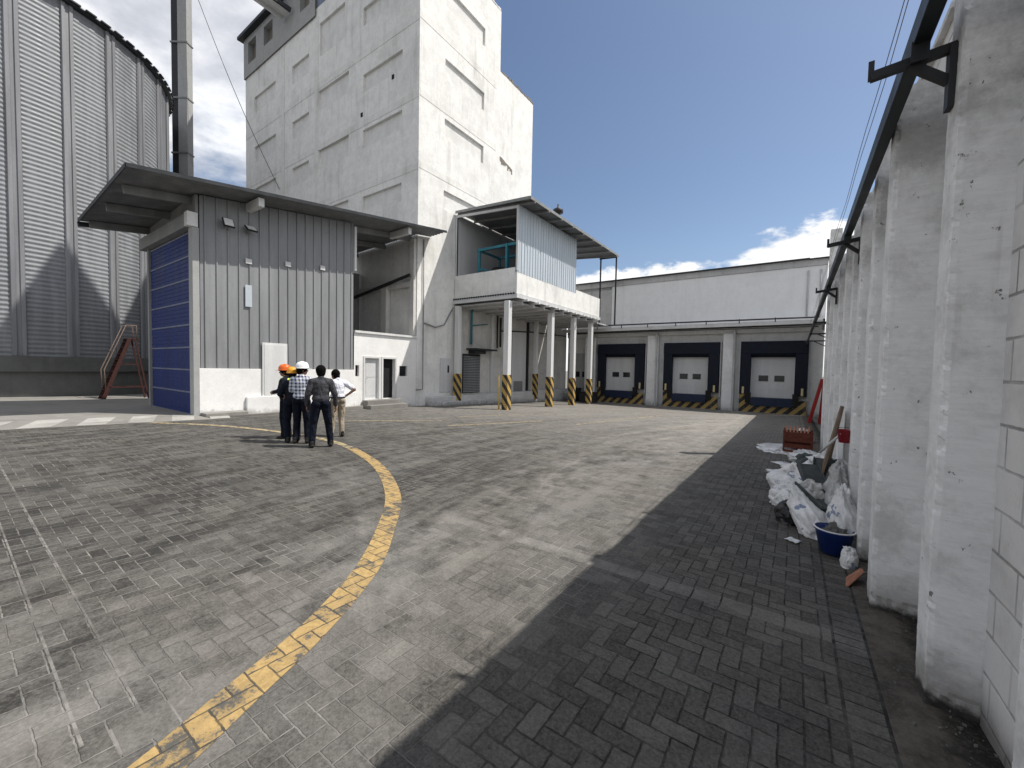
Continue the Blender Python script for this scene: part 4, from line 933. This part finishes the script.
# basin
bs = thing('basin', 'round blue plastic basin full of grey debris beside the tall white sack', 'basin', (.375,5.08,gz(5)))
b = MB(); zc = gz(5.08)+.02; b.lathe((.375,5.08,zc), [(0,0),(0.1102,0),(0.1558,0.215),(0.1687,0.2193),(0.1687,0.2279),(0.152,0.2253),(0.1064,0.0258),(0,0.0258)], 32); b.build('bowl', M['bluebasin'], bs)
b = MB(); b.lathe((.375,5.08,zc), [(0.1505,0.2202),(0.1626,0.2253),(0.1718,0.2305),(0.1718,0.2382),(0.1558,0.2382)], 32); b.build('rim', M['whitemetal'], bs)
mb = MB(); 
for i in range(26):
    q = random.random()*2*PI; rr = .15*math.sqrt(random.random()); s_ = .02+.03*random.random()
    mb.hexa([Vector(((.375)+rr*.74*math.cos(q),5.08+rr*.74*math.sin(q),zc+.13+.12*(1-rr/.16)*random.random()+.05)) + Matrix.Rotation(i*1.1,3,'Z') @ Matrix.Rotation(i*.7,3,'X') @ Vector((sx*s_,sy*s_*.7,sz*s_*.5)) for sz in (-1,1) for sx,sy in ((-1,-1),(1,-1),(0.76,0.86),(-1,1))])
b2 = mb.build('debris', M['rubble'], bs)
# grey boards
for i,(c,rx,rz,lab) in enumerate((((.24,6.55,.46),.75,.4,'dark grey board tilted on the white sacks, left of a second board'),((.36,6.75,.50),1.05,-.1,'dark grey board standing upright on the sacks next to the wall'),((.26,5.95,.36),.4,.7,'dark grey curved trim lying across the rubble heap'))):
    m = MB(); rot = Matrix.Rotation(rz,3,'Z') @ Matrix.Rotation(rx,3,'X')
    for (a0,a1,h0,h1) in ((-.11,.11,-.22,.22),(-.125,-.11,-.22,.22),(.11,.125,-.22,.22)):
        t0, t1 = (-.012,.012) if a0 == -.11 else (-.03,.05)
        P = [Vector((x_,y_,z_)) for z_ in (t0,t1) for x_,y_ in ((a0,h0),(a1,h0),(a1,h1),(a0,h1))]
        m.hexa([Vector((c[0],c[1],gz(c[1])+c[2]))+rot @ p_ for p_ in P])
    tag(m.build('grey_board', M['slate'], bevel=.004), lab, 'board')
# crate
cr = thing('plastic_crate', 'red brown slatted plastic crate standing on the paving by the wall', 'crate', (.1,12.4,gz(12.4)))
cx0,cx1,cy0,cy1 = -.18,.40,12.15,12.6; z0 = gz(12.4)
b = MB()
for (x0,x1,y0,y1) in ((cx0,cx1,cy0,cy0+.02),(cx0,cx1,cy1-.02,cy1),(cx0,cx0+.02,cy0+.021,cy1-.021),(cx1-.02,cx1,cy0+.021,cy1-.021)):
    for zz in (.0,.16,.32,.44): b.box(x0,x1,y0,y1,z0+zz,z0+zz+(.11 if zz < .4 else .12))
b.box(cx0+.02,cx1-.02,cy0+.021,cy1-.021,z0+.01,z0+.03); b.build('shell', M['crate'], cr)
b = MB()
for x in (cx0-.015,cx1-.025):
    for y in (cy0-.015,cy1-.025): b.box(x,x+.04,y,y+.04,z0,z0+.6)
b.build('corner_post', M['crate'], cr)
b = MB()
for i in range(7): b.bar((cx0+.06+i*.07,cy0+.08,z0+.5),(cx0+.05+i*.078,cy1-.08,z0+.66-.02*(i%3)),.035,.05)
b.build('contents', M['terra'], cr)
# planks against the wall
for i,(y,x0,x1,h,lab) in enumerate(((6.62,.22,.53,1.42,'long weathered brown board leaning on the wall behind the sacks'),(6.86,.30,.54,1.36,'second weathered board leaning just right of the long brown board'))):
    m = MB(); m.hexa([(x0,y,gz(y)),(x0+.03,y,gz(y)),(x0+.03,y+.19,gz(y)),(x0,y+.19,gz(y)),(x1-.035,y,gz(y)+h),(x1-.005,y,gz(y)+h),(x1-.005,y+.17,gz(y)+h),(x1-.035,y+.17,gz(y)+h)])
    tag(m.build('plank', M['wood'], bevel=.004), lab, 'plank')
m = MB(); m.tube([(.30,6.62,.60),(.47,6.1,.93)], .014, 8); tag(m.build('plastic_pipe', M['whitemetal']), 'white plastic pipe slanting up to the red bucket', 'pipe')
rbk = thing('bucket', 'small red plastic bucket perched on the heap against the wall', 'bucket', (.505,6.15,.82))
m = MB(); m.lathe((.505,6.15,.82), [(0,0),(.055,0),(.078,.15),(.084,.152),(.074,.15),(.052,.01),(0,.01)], 20); m.build('pail', M['redplastic'], rbk)
m = MB(); m.tube([(.505+.077*math.cos(q),6.15-.03*math.sin(q),.965+.04*math.sin(q)) for q in [PI*k/10 for k in range(11)]], .003, 6); m.build('handle', M['rail'], rbk)
m = MB(); m.hexa([(.405,4.30,gz(4.3)),(.425,4.29,gz(4.3)),(.445,4.50,gz(4.5)),(.425,4.51,gz(4.5)),(.50,4.31,gz(4.3)+.15),(.52,4.30,gz(4.3)+.15),(.535,4.47,gz(4.5)+.12),(.515,4.48,gz(4.5)+.12)]); tag(m.build('clay_tile', M['terra'], bevel=.006), 'broken terracotta tile piece lying at the foot of the second pilaster', 'tile')
m = MB(); m.bar((-.34,8.35,gz(8.3)+.012),(-.05,7.95,gz(8)+.03),.05,.02); tag(m.build('stick', M['slate']), 'short dark stick on the paving left of the big white sack', 'stick')
m = MB(); m.hexa([(.0,9.2,gz(9)+.02),(.55,8.9,gz(9)+.02),(.55,9.6,gz(9)+.02),(.1,9.8,gz(9)+.02),(.1,9.2,gz(9)+.3),(.5,9.0,gz(9)+.42),(.5,9.5,gz(9)+.42),(.15,9.7,gz(9)+.3)]); tag(m.build('cardboard_box', plain('crushed_card', (.24,.18,.12), .85, .3, 6, .3), bevel=.01), 'crushed brown cardboard box under the white plastic pipe', 'box')
# red stepladder
rs = thing('stepladder', 'folded red stepladder leaning at the far end of the boundary wall', 'stepladder', (.9,24.2,gz(24.2)))
y = 24.0; z0 = gz(y)
for (xb_,xt_,nm) in ((.62,1.05,'front_rail'),(1.05,1.16,'rear_rail')):
    for q in (0,.55):
        m = MB(); m.bar((xb_,y+q,z0),(xt_,y+.06+q*.8,z0+2.1),.09,.12); m.build(nm, M['red'], rs)
for k in range(7):
    f = (k+.7)/7.4; xx = .62+.43*f; m = MB(); m.bar((xx,y+.02,z0+2.1*f),(xx,y+.53-.06*f,z0+2.1*f),.06,.12); m.build('tread', M['red'], rs)
m = MB(); m.box(1.0,1.22,y+.03,y+.53,z0+2.1,z0+2.15); m.build('top_cap', M['red'], rs)
for i,(x_,y_,sz,lab) in enumerate(((-.28,9.3,.12,'torn pale paper scrap on the shaded paving beyond the stick'),(.05,5.2,.06,'tiny white scrap on the paving in front of the black bag'),(-.15,10.4,.16,'crumpled pale wrapper near the clear plastic in front of the crate'))):
    bm = bmesh.new(); bmesh.ops.create_grid(bm, x_segments=10, y_segments=10, size=sz)
    for v in bm.verts: v.co.z = .015+.25*sz*abs(noise.noise(v.co*9/sz*.12+Vector((i*7,0,0)))) ; v.co.x *= 1+.4*noise.noise(v.co*20)
    me = bpy.data.meshes.new('paper_scrap'); bm.to_mesh(me); bm.free(); me.materials.append(M['bag'])
    o = bpy.data.objects.new('paper_scrap', me); COL.objects.link(o); o.location = (x_,y_,gz(y_)); o.rotation_euler = (0,0,i*1.1); tag(o, lab, 'litter')
    so_ = o.modifiers.new('t','SOLIDIFY'); so_.thickness = .002
cr_ = MB()
for i in range(520):
    y_ = .9+10*random.random()**1.7; pil = min(abs(y_-q) for q in (2.88,3.93,4.93,5.93))
    x_ = .80-abs(random.gauss(0,.13)); s_ = .002+.006*random.random()**2
    if x_ < .46: continue
    rr_ = Matrix.Rotation(random.random()*6,3,'Z') @ Matrix.Rotation(random.random()*6,3,'X')
    cr_.hexa([Vector((x_,y_,gz(y_)+.03+s_*.3)) + rr_ @ Vector((sx*s_*(.6+.8*random.random()),sy*s_,sz*s_*.6)) for sz in (-1,1) for sx,sy in ((-1,-1),(1,-1),(1,1),(-1,1))])
o = cr_.build('dirt_crumbs', M['rubble']); o['kind'] = 'stuff'

# ------------------------------------------------------------------ people
def person(label, x, y, rz, H=1.72, top='sweater', trousers='jeans', pose=None, head=None, helmet=None, hair=True, belt=False, vest=False, skirt=.90):
    base = gz(y)+.004; k = H/1.72
    root = bpy.data.objects.new('person', None); COL.objects.link(root); root['_o'] = [0,0,0]
    tag(root, label, 'person', 'workers talking in the yard')
    J = dict(aL=(-.11,-.02,.09), aR=(.11,-.02,.09), kL=(-.105,.02,.49), kR=(.105,.02,.49), hL=(-.09,0,.90), hR=(.09,0,.90), pel=(0,0,.97), waist=(0,.0,1.10), chest=(0,.01,1.28), nk=(0,-.01,1.45),
             sL=(-.172,-.01,1.375), sR=(.172,-.01,1.375), eL=(-.245,-.04,1.13), eR=(.245,-.04,1.13), wL=(-.25,.05,.89), wR=(.25,.05,.89), hd=(0,.025,1.59))
    if pose: J.update(pose)
    J = {n_: Vector(p_)*k for n_, p_ in J.items()}
    hyaw = head or 0.0; Rh = Matrix.Rotation(hyaw, 3, 'Z'); hd = J['hd']
    # ---- body: one continuous remeshed figure
    b = MB()
    b.cap(J['pel'], J['waist'], .10*k, .09*k, 12); b.cap(J['waist'], J['chest'], .09*k, .095*k, 12); b.cap(J['chest'], J['nk'], .095*k, .058*k, 12); b.cap(J['nk'], hd+Vector((0,-.01,-.06))*k, .058*k, .055*k)
    for s in 'LR':
        b.cap(J['nk']+Vector((0,0,-.05)), J['s'+s], .06*k, .058*k); b.cap(J['s'+s], J['e'+s], .05*k, .04*k); b.cap(J['e'+s], J['w'+s], .04*k, .027*k)
        b.cap(J['pel'], J['h'+s], .09*k, .08*k); b.cap(J['h'+s], J['k'+s], .08*k, .055*k); b.cap(J['k'+s], J['a'+s], .055*k, .038*k); b.cap(J['a'+s], J['a'+s]+Vector((.01 if s == 'R' else -.01,.13,-.05))*k, .038*k, .03*k)
        # hand: palm, four fingers with a bend, thumb on the side
        dirv = (J['w'+s]-J['e'+s]).normalized(); sd = Vector((1 if s == 'R' else -1,0,0)); fw_ = sd.cross(dirv).normalized(); 
        if fw_.y < 0: fw_ = -fw_
        sd = dirv.cross(fw_).normalized(); inn = -sd if (sd.x > 0) == (s == 'R') else sd
        w0 = J['w'+s]; pc = w0+dirv*.09*k
        for o_ in (-.028,-.01,.01,.028): b.cap(w0+fw_*o_*.6*k, pc+fw_*o_*k, .017*k, .014*k, 8)
        for o_, ln in ((-.032,.055),(-.011,.07),(.011,.075),(.032,.065)):
            k1 = pc+fw_*o_*k; k2 = k1+(dirv*.6*ln+inn*.2*ln)*k; k3 = k2+(dirv*.35*ln+inn*.42*ln)*k
            b.cap(k1,k2,.0095*k,.0085*k,8); b.cap(k2,k3,.0085*k,.0075*k,8)
        t0 = w0+dirv*.03*k+fw_*.025*k; t1 = t0+(dirv*.035+fw_*.028+inn*.012)*k; b.cap(t0,t1,.012*k,.010*k,8); b.cap(t1,t1+(dirv*.03+inn*.014)*k,.010*k,.008*k,8)
    def hp(v): return hd + Rh @ (Vector(v)*k)
    b.ball(hp((0,0,.02)), .098*k, 16, sc=(.80,.98,1.06), rot=Rh); b.ball(hp((0,.035,-.045)), .066*k, 14, sc=(.86,1,1.05), rot=Rh)
    b.cap(hp((0,.092,.012)), hp((0,.112,-.022)), .010*k, .015*k, 8); b.cap(hp((-.022,.083,-.058)), hp((.022,.083,-.058)), .011*k, .011*k, 8)
    b.cap(hp((-.045,.075,.03)), hp((.045,.075,.03)), .016*k, .016*k, 8)
    for s in (-1,1): b.ball(hp((s*.081,-.005,-.008)), .03*k, 10, sc=(.35,.75,1.1), rot=Rh)
    bo = remesh(b, 'body', M['skin'], root, .0085)
    for s in (-1,1):
        e = MB(); e.ball(hp((s*.034,.083,.006)), .013*k, 10); e.build('eye', M['hair'], bo)
    # ---- clothes
    t = MB()
    for s, sg in (('L',-1),('R',1)):
        t.cap(J['h'+s]+Vector((0,-.015,.0)), J['k'+s], .105*k, .078*k, 12); t.cap(J['k'+s], J['a'+s]+Vector((0,0,.0)), .076*k, .062*k, 12)
        t.cap(J['k'+s].lerp(J['a'+s],.75)+Vector((0,.012,0)), J['a'+s]+Vector((0,.02,-.02))*k, .06*k, .066*k)
        t.ball(J['h'+s]+Vector((sg*.0,-.05,.02))*k, .095*k, 12)
    t.ball(J['pel'], .15*k, 14, sc=(1.12,.86,.85)); t.cap(J['pel'], J['waist']-Vector((0,0,.06)), .135*k, .13*k, 12)
    remesh(t, 'trousers', M[trousers], root, .011, 4)
    t = MB(); c_ = J['chest']
    t.ball(c_+Vector((0,0,-.0)), .175*k, 16, sc=(1.04,.80,1.05)); t.cap(c_, J['waist'], .14*k, .135*k, 14); t.ball(c_.lerp(J['waist'],.6), .165*k, 16, sc=(1.05,.84,1.1)); t.ball(J['pel']+Vector((0,0,.06))*k, .168*k, 16, sc=(1.06,.88,.8))
    t.cap(c_+Vector((0,0,.05)), J['nk']+Vector((0,0,.0)), .13*k, .068*k, 12)
    short = top == 'tee'
    for s in 'LR':
        t.cap(J['nk']+Vector((0,0,-.035))*k, J['s'+s], .070*k, .070*k, 12); t.cap(c_+Vector((0,0,.06))*k, J['s'+s], .12*k, .075*k, 12)
        if short: t.cap(J['s'+s], J['s'+s].lerp(J['e'+s],.72), .072*k, .07*k, 12)
        else: t.cap(J['s'+s], J['e'+s], .074*k, .06*k, 12); t.cap(J['e'+s], J['w'+s].lerp(J['e'+s],.06), .06*k, .044*k, 12); t.ball(J['e'+s], .062*k, 10)
    remesh(t, {'sweater':'sweater','tee':'shirt','plaid':'shirt','navyjacket':'jacket'}[top], M[top], root, .011, 4)
    for s, sg in (('L',-1),('R',1)):
        f = MB(); a_ = J['a'+s]; f.cap(a_+Vector((0,-.045,-.045))*k, a_+Vector((sg*.015,.07,-.05))*k, .042*k, .045*k); f.cap(a_+Vector((sg*.015,.07,-.052))*k, a_+Vector((sg*.02,.15,-.06))*k, .046*k, .034*k); f.cap(a_+Vector((0,-.03,-.03))*k, a_+Vector((0,-.02,.03))*k, .045*k, .047*k)
        remesh(f, 'shoe', M['shoe'], root, .009, 2)
    if belt:
        f = MB(); f.lathe(J['pel']+Vector((0,0,.035)), [(.168*k,-.02),(.172*k,0),(.168*k,.02)], 24, sx=1.06, sy=.86); f.build('belt', M['shoe'], root)
    if vest:
        f = MB(); f.ball(c_+Vector((0,0,.04)), .182*k, 16, sc=(1.04,.76,.86)); remesh(f, 'hi_vis_vest', M['hivis'], root, .012, 2)
    if hair:
        f = MB(); f.ball(hp((0,-.012,.038)), .117*k, 16, sc=(.87,.98,.98), rot=Rh); f.ball(hp((0,-.04,-.02)), .093*k, 14, sc=(.95,.85,.95), rot=Rh)
        ho = remesh(f, 'hair', M['hair'], root, .008, 1)
        for v in ho.data.vertices: v.co += Vector(v.normal)*(.006*noise.noise(v.co*60))
    if helmet:
        f = MB(); prof = [(.128,-.0),(.126,.03),(.118,.07),(.098,.105),(.06,.13),(.001,.14)]
        vs = MB(); vs.lathe((0,0,0), [(p_[0]*k,p_[1]*k) for p_ in prof], 28, sx=.9, sy=1.06)
        vs.lathe((0,0,0), [(.124*k,.004*k),(.142*k,-.004*k),(.142*k,-.009*k),(.12*k,-.004*k)], 28, sx=.92, sy=1.06)
        vs.add([Vector(v_)*k for v_ in ((-.085,.10,.0),(.085,.10,.0),(.062,.185,-.018),(-.062,.185,-.018),(-.085,.10,-.008),(.085,.10,-.008),(.062,.185,-.024),(-.062,.185,-.024))], [(0,1,2,3),(4,7,6,5),(0,3,7,4),(1,5,6,2),(2,6,7,3)])
        for q_ in (-.035,0,.035):
            vs.tube([Vector((q_,.118-.0*q_,.045))*k,Vector((q_,.085,.108))*k,Vector((q_,0,.138))*k,Vector((q_,-.085,.108))*k,Vector((q_,-.118,.045))*k], .009*k, 8)
        o_ = hp((0,.0,.045)); vs.v = [o_ + Rh @ v_ for v_ in vs.v]; hh = vs.build('helmet', M[helmet], root)
        st = MB(); st.lathe((0,0,0), [(.120*k,-.012),(.124*k,-.028),(.116*k,-.028)], 24, sx=.9, sy=1.04); st.v = [o_ + Rh @ v_ for v_ in st.v]; st.build('headband', M['shoe'], hh)
    root.location = (x, y, base); root.rotation_euler = (0,0,rz)
    return root
# pelvis-rooted poses; local +Y is forward
person('person in charcoal sweater and dark jeans seen from behind, bare headed', -8.22, 4.66, R(66), 1.74, 'sweater', 'jeans',
       dict(aL=(-.17,-.02,.09), aR=(.19,.02,.09), kL=(-.14,.03,.49), kR=(.15,.03,.49), eL=(-.255,-.02,1.12), eR=(.265,-.05,1.12), wL=(-.26,.07,.88), wR=(.29,.02,.87), hd=(.0,.04,1.58)))
person('person in white helmet and blue white plaid shirt, face turned right', -8.93, 4.62, R(40), 1.76, 'plaid', 'jeans',
       dict(eL=(-.22,.02,1.15), wL=(-.10,.20,1.08), eR=(.24,.03,1.14), wR=(.12,.22,1.07), aL=(-.12,-.03,.09), aR=(.12,.0,.09)), head=R(-55), helmet='helmet_w', hair=True)
person('person in dark jacket and yellow orange helmet, back to the yard', -9.2, 4.55, R(72), 1.64, 'navyjacket', 'jeans',
       dict(aL=(-.10,-.05,.09), aR=(.12,.05,.09), eL=(-.26,-.02,1.14), wL=(-.18,.20,1.06), eR=(.25,.0,1.14), wR=(.16,.22,1.05)), helmet='helmet_y', hair=True)
person('person in lime vest and orange helmet half hidden on the far left of the group', -9.85, 4.72, R(130), 1.70, 'navyjacket', 'jeans',
       dict(eL=(-.24,.03,1.15), wL=(-.12,.22,1.10), eR=(.24,.04,1.15), wR=(.10,.24,1.1)), head=R(15), helmet='helmet_o', hair=True, vest=True)
person('person in white shirt and khaki trousers with one hand on the hip', -9.3, 5.70, R(80), 1.68, 'tee', 'khaki',
       dict(eR=(.40,-.10,1.20), wR=(.21,-.02,1.04), eL=(-.27,.0,1.13), wL=(-.22,.16,.98), aL=(-.14,.04,.09), aR=(.10,-.04,.09), hd=(-.03,.07,1.57)), head=R(25), belt=True)

# ------------------------------------------------------------------ world, sun, camera
SUN = Vector((1.0,.80,1.95)).normalized()
sl = bpy.data.lights.new('sun', 'SUN'); sl.energy = 4.6; sl.angle = R(.53); sl.color = (1.0,.955,.885)
so = bpy.data.objects.new('sun', sl); COL.objects.link(so); so.rotation_euler = SUN.to_track_quat('Z','Y').to_euler(); so.location = (0,0,60)
wd = bpy.data.worlds.new('World'); SC.world = wd; wd.use_nodes = True
class WT(NT):
    def __init__(s): s.t = wd.node_tree; s.n = s.t.nodes
t = WT(); bg = t.n['Background']
STR = .107
sky = t.new('ShaderNodeTexSky'); sky.sky_type = 'NISHITA'; sky.sun_disc = False; sky.sun_elevation = math.asin(SUN.z); sky.sun_rotation = math.atan2(SUN.x, SUN.y)
sky.air_density = 1.0; sky.dust_density = 1.5; sky.ozone_density = 1.0; sky.altitude = 600
dv = t.new('ShaderNodeTexCoord').outputs['Generated']; dx, dy, dz = t.sep(dv)
# cumulus bank low over the far end, broken high cloud to the left (-X) side; more added out of view as fill light
ang = t.math('ARCTAN2', dx, dy)                       # 0 = +Y, negative to the left
dzc = t.math('MAXIMUM', dz, .03)
pv = t.comb(t.math('DIVIDE', dx, t.math('ADD', dzc, .18)), t.math('DIVIDE', dy, t.math('ADD', dzc, .18)), 0.0)
wis = t.noise(pv, 1.5, 9, .62, .4)
left = t.math('MAXIMUM', t.ramp(ang, -.78, -1.2), t.ramp(ang, .45, .9))  # second ramp: unseen cloud on the right, added for fill light
fill_above = t.ramp(dz, .80, .93); left = t.math('MAXIMUM', left, fill_above)  # unseen cloud high above, added to lift the shaded faces
wm = t.math('MULTIPLY', t.ramp(wis, .34, .58), left)
cum = t.noise(t.scale(dv, (1,1,1.7)), 7.0, 10, .58, .15); lob = t.noise(t.scale(dv, (1,1,1.5)), 3.2, 3, .5)
top = t.math('SUBTRACT', .236, t.ramp(ang, -.30, -.45, 0, .012)); top = t.math('ADD', top, t.math('MULTIPLY', t.math('SUBTRACT', lob, .5), .10))
top = t.math('ADD', top, t.math('MULTIPLY', t.math('SUBTRACT', cum, .5), .24))
bumpr = t.math('MULTIPLY', t.ramp(ang, -.34, -.24), .025)
cm = t.ramp(t.math('SUBTRACT', t.math('ADD', top, bumpr), dz), -.008, .018)
cm = t.math('MULTIPLY', cm, t.ramp(dz, -.05, .02))
shade = t.ramp(t.noise(t.scale(dv, (1,1,1.6)), 9.0, 8, .6), .32, .68, .62, 1.0)
ccol = t.mix(shade, tuple(x/STR*.66 for x in (.97,1.0,1.05)), tuple(x/STR*.98 for x in (1.0,1.0,1.0)))
wcol = t.mix(t.ramp(t.noise(pv, 2.4, 8, .6, .3), .34, .66), tuple(x/STR*.58 for x in (.96,.99,1.08)), tuple(x/STR*1.15 for x in (1.0,1.0,1.0)))
c = t.mix(t.math('MULTIPLY', wm, .9), sky.outputs[0], wcol); c = t.mix(cm, c, ccol)
t.link(c, bg.inputs['Color']); bg.inputs['Strength'].default_value = STR

cam = bpy.data.cameras.new('camera'); co = bpy.data.objects.new('camera', cam); COL.objects.link(co)
cam.sensor_width = 36; cam.lens = 403.12*36/1024; cam.clip_start = .05; cam.clip_end = 3000
yaw, pitch, roll = R(35.0777), R(2.2425), R(1.1456)
fw = Vector((-math.sin(yaw)*math.cos(pitch), math.cos(yaw)*math.cos(pitch), -math.sin(pitch))); rt = Vector((math.cos(yaw), math.sin(yaw), 0)); up = rt.cross(fw)
r2 = rt*math.cos(roll)+up*math.sin(roll); u2 = -rt*math.sin(roll)+up*math.cos(roll)
mw = Matrix((r2,u2,-fw)).transposed().to_4x4(); mw.translation = (0,0,1.62); co.matrix_world = mw
SC.camera = co
vs_ = SC.view_settings; SC.display_settings.display_device = 'sRGB'; vs_.view_transform = 'Standard'; vs_.look = 'None'; vs_.gamma = 1; vs_.exposure = 0.25; vs_.use_curve_mapping = False
for o in bpy.data.objects:
    if '_o' in o: del o['_o']
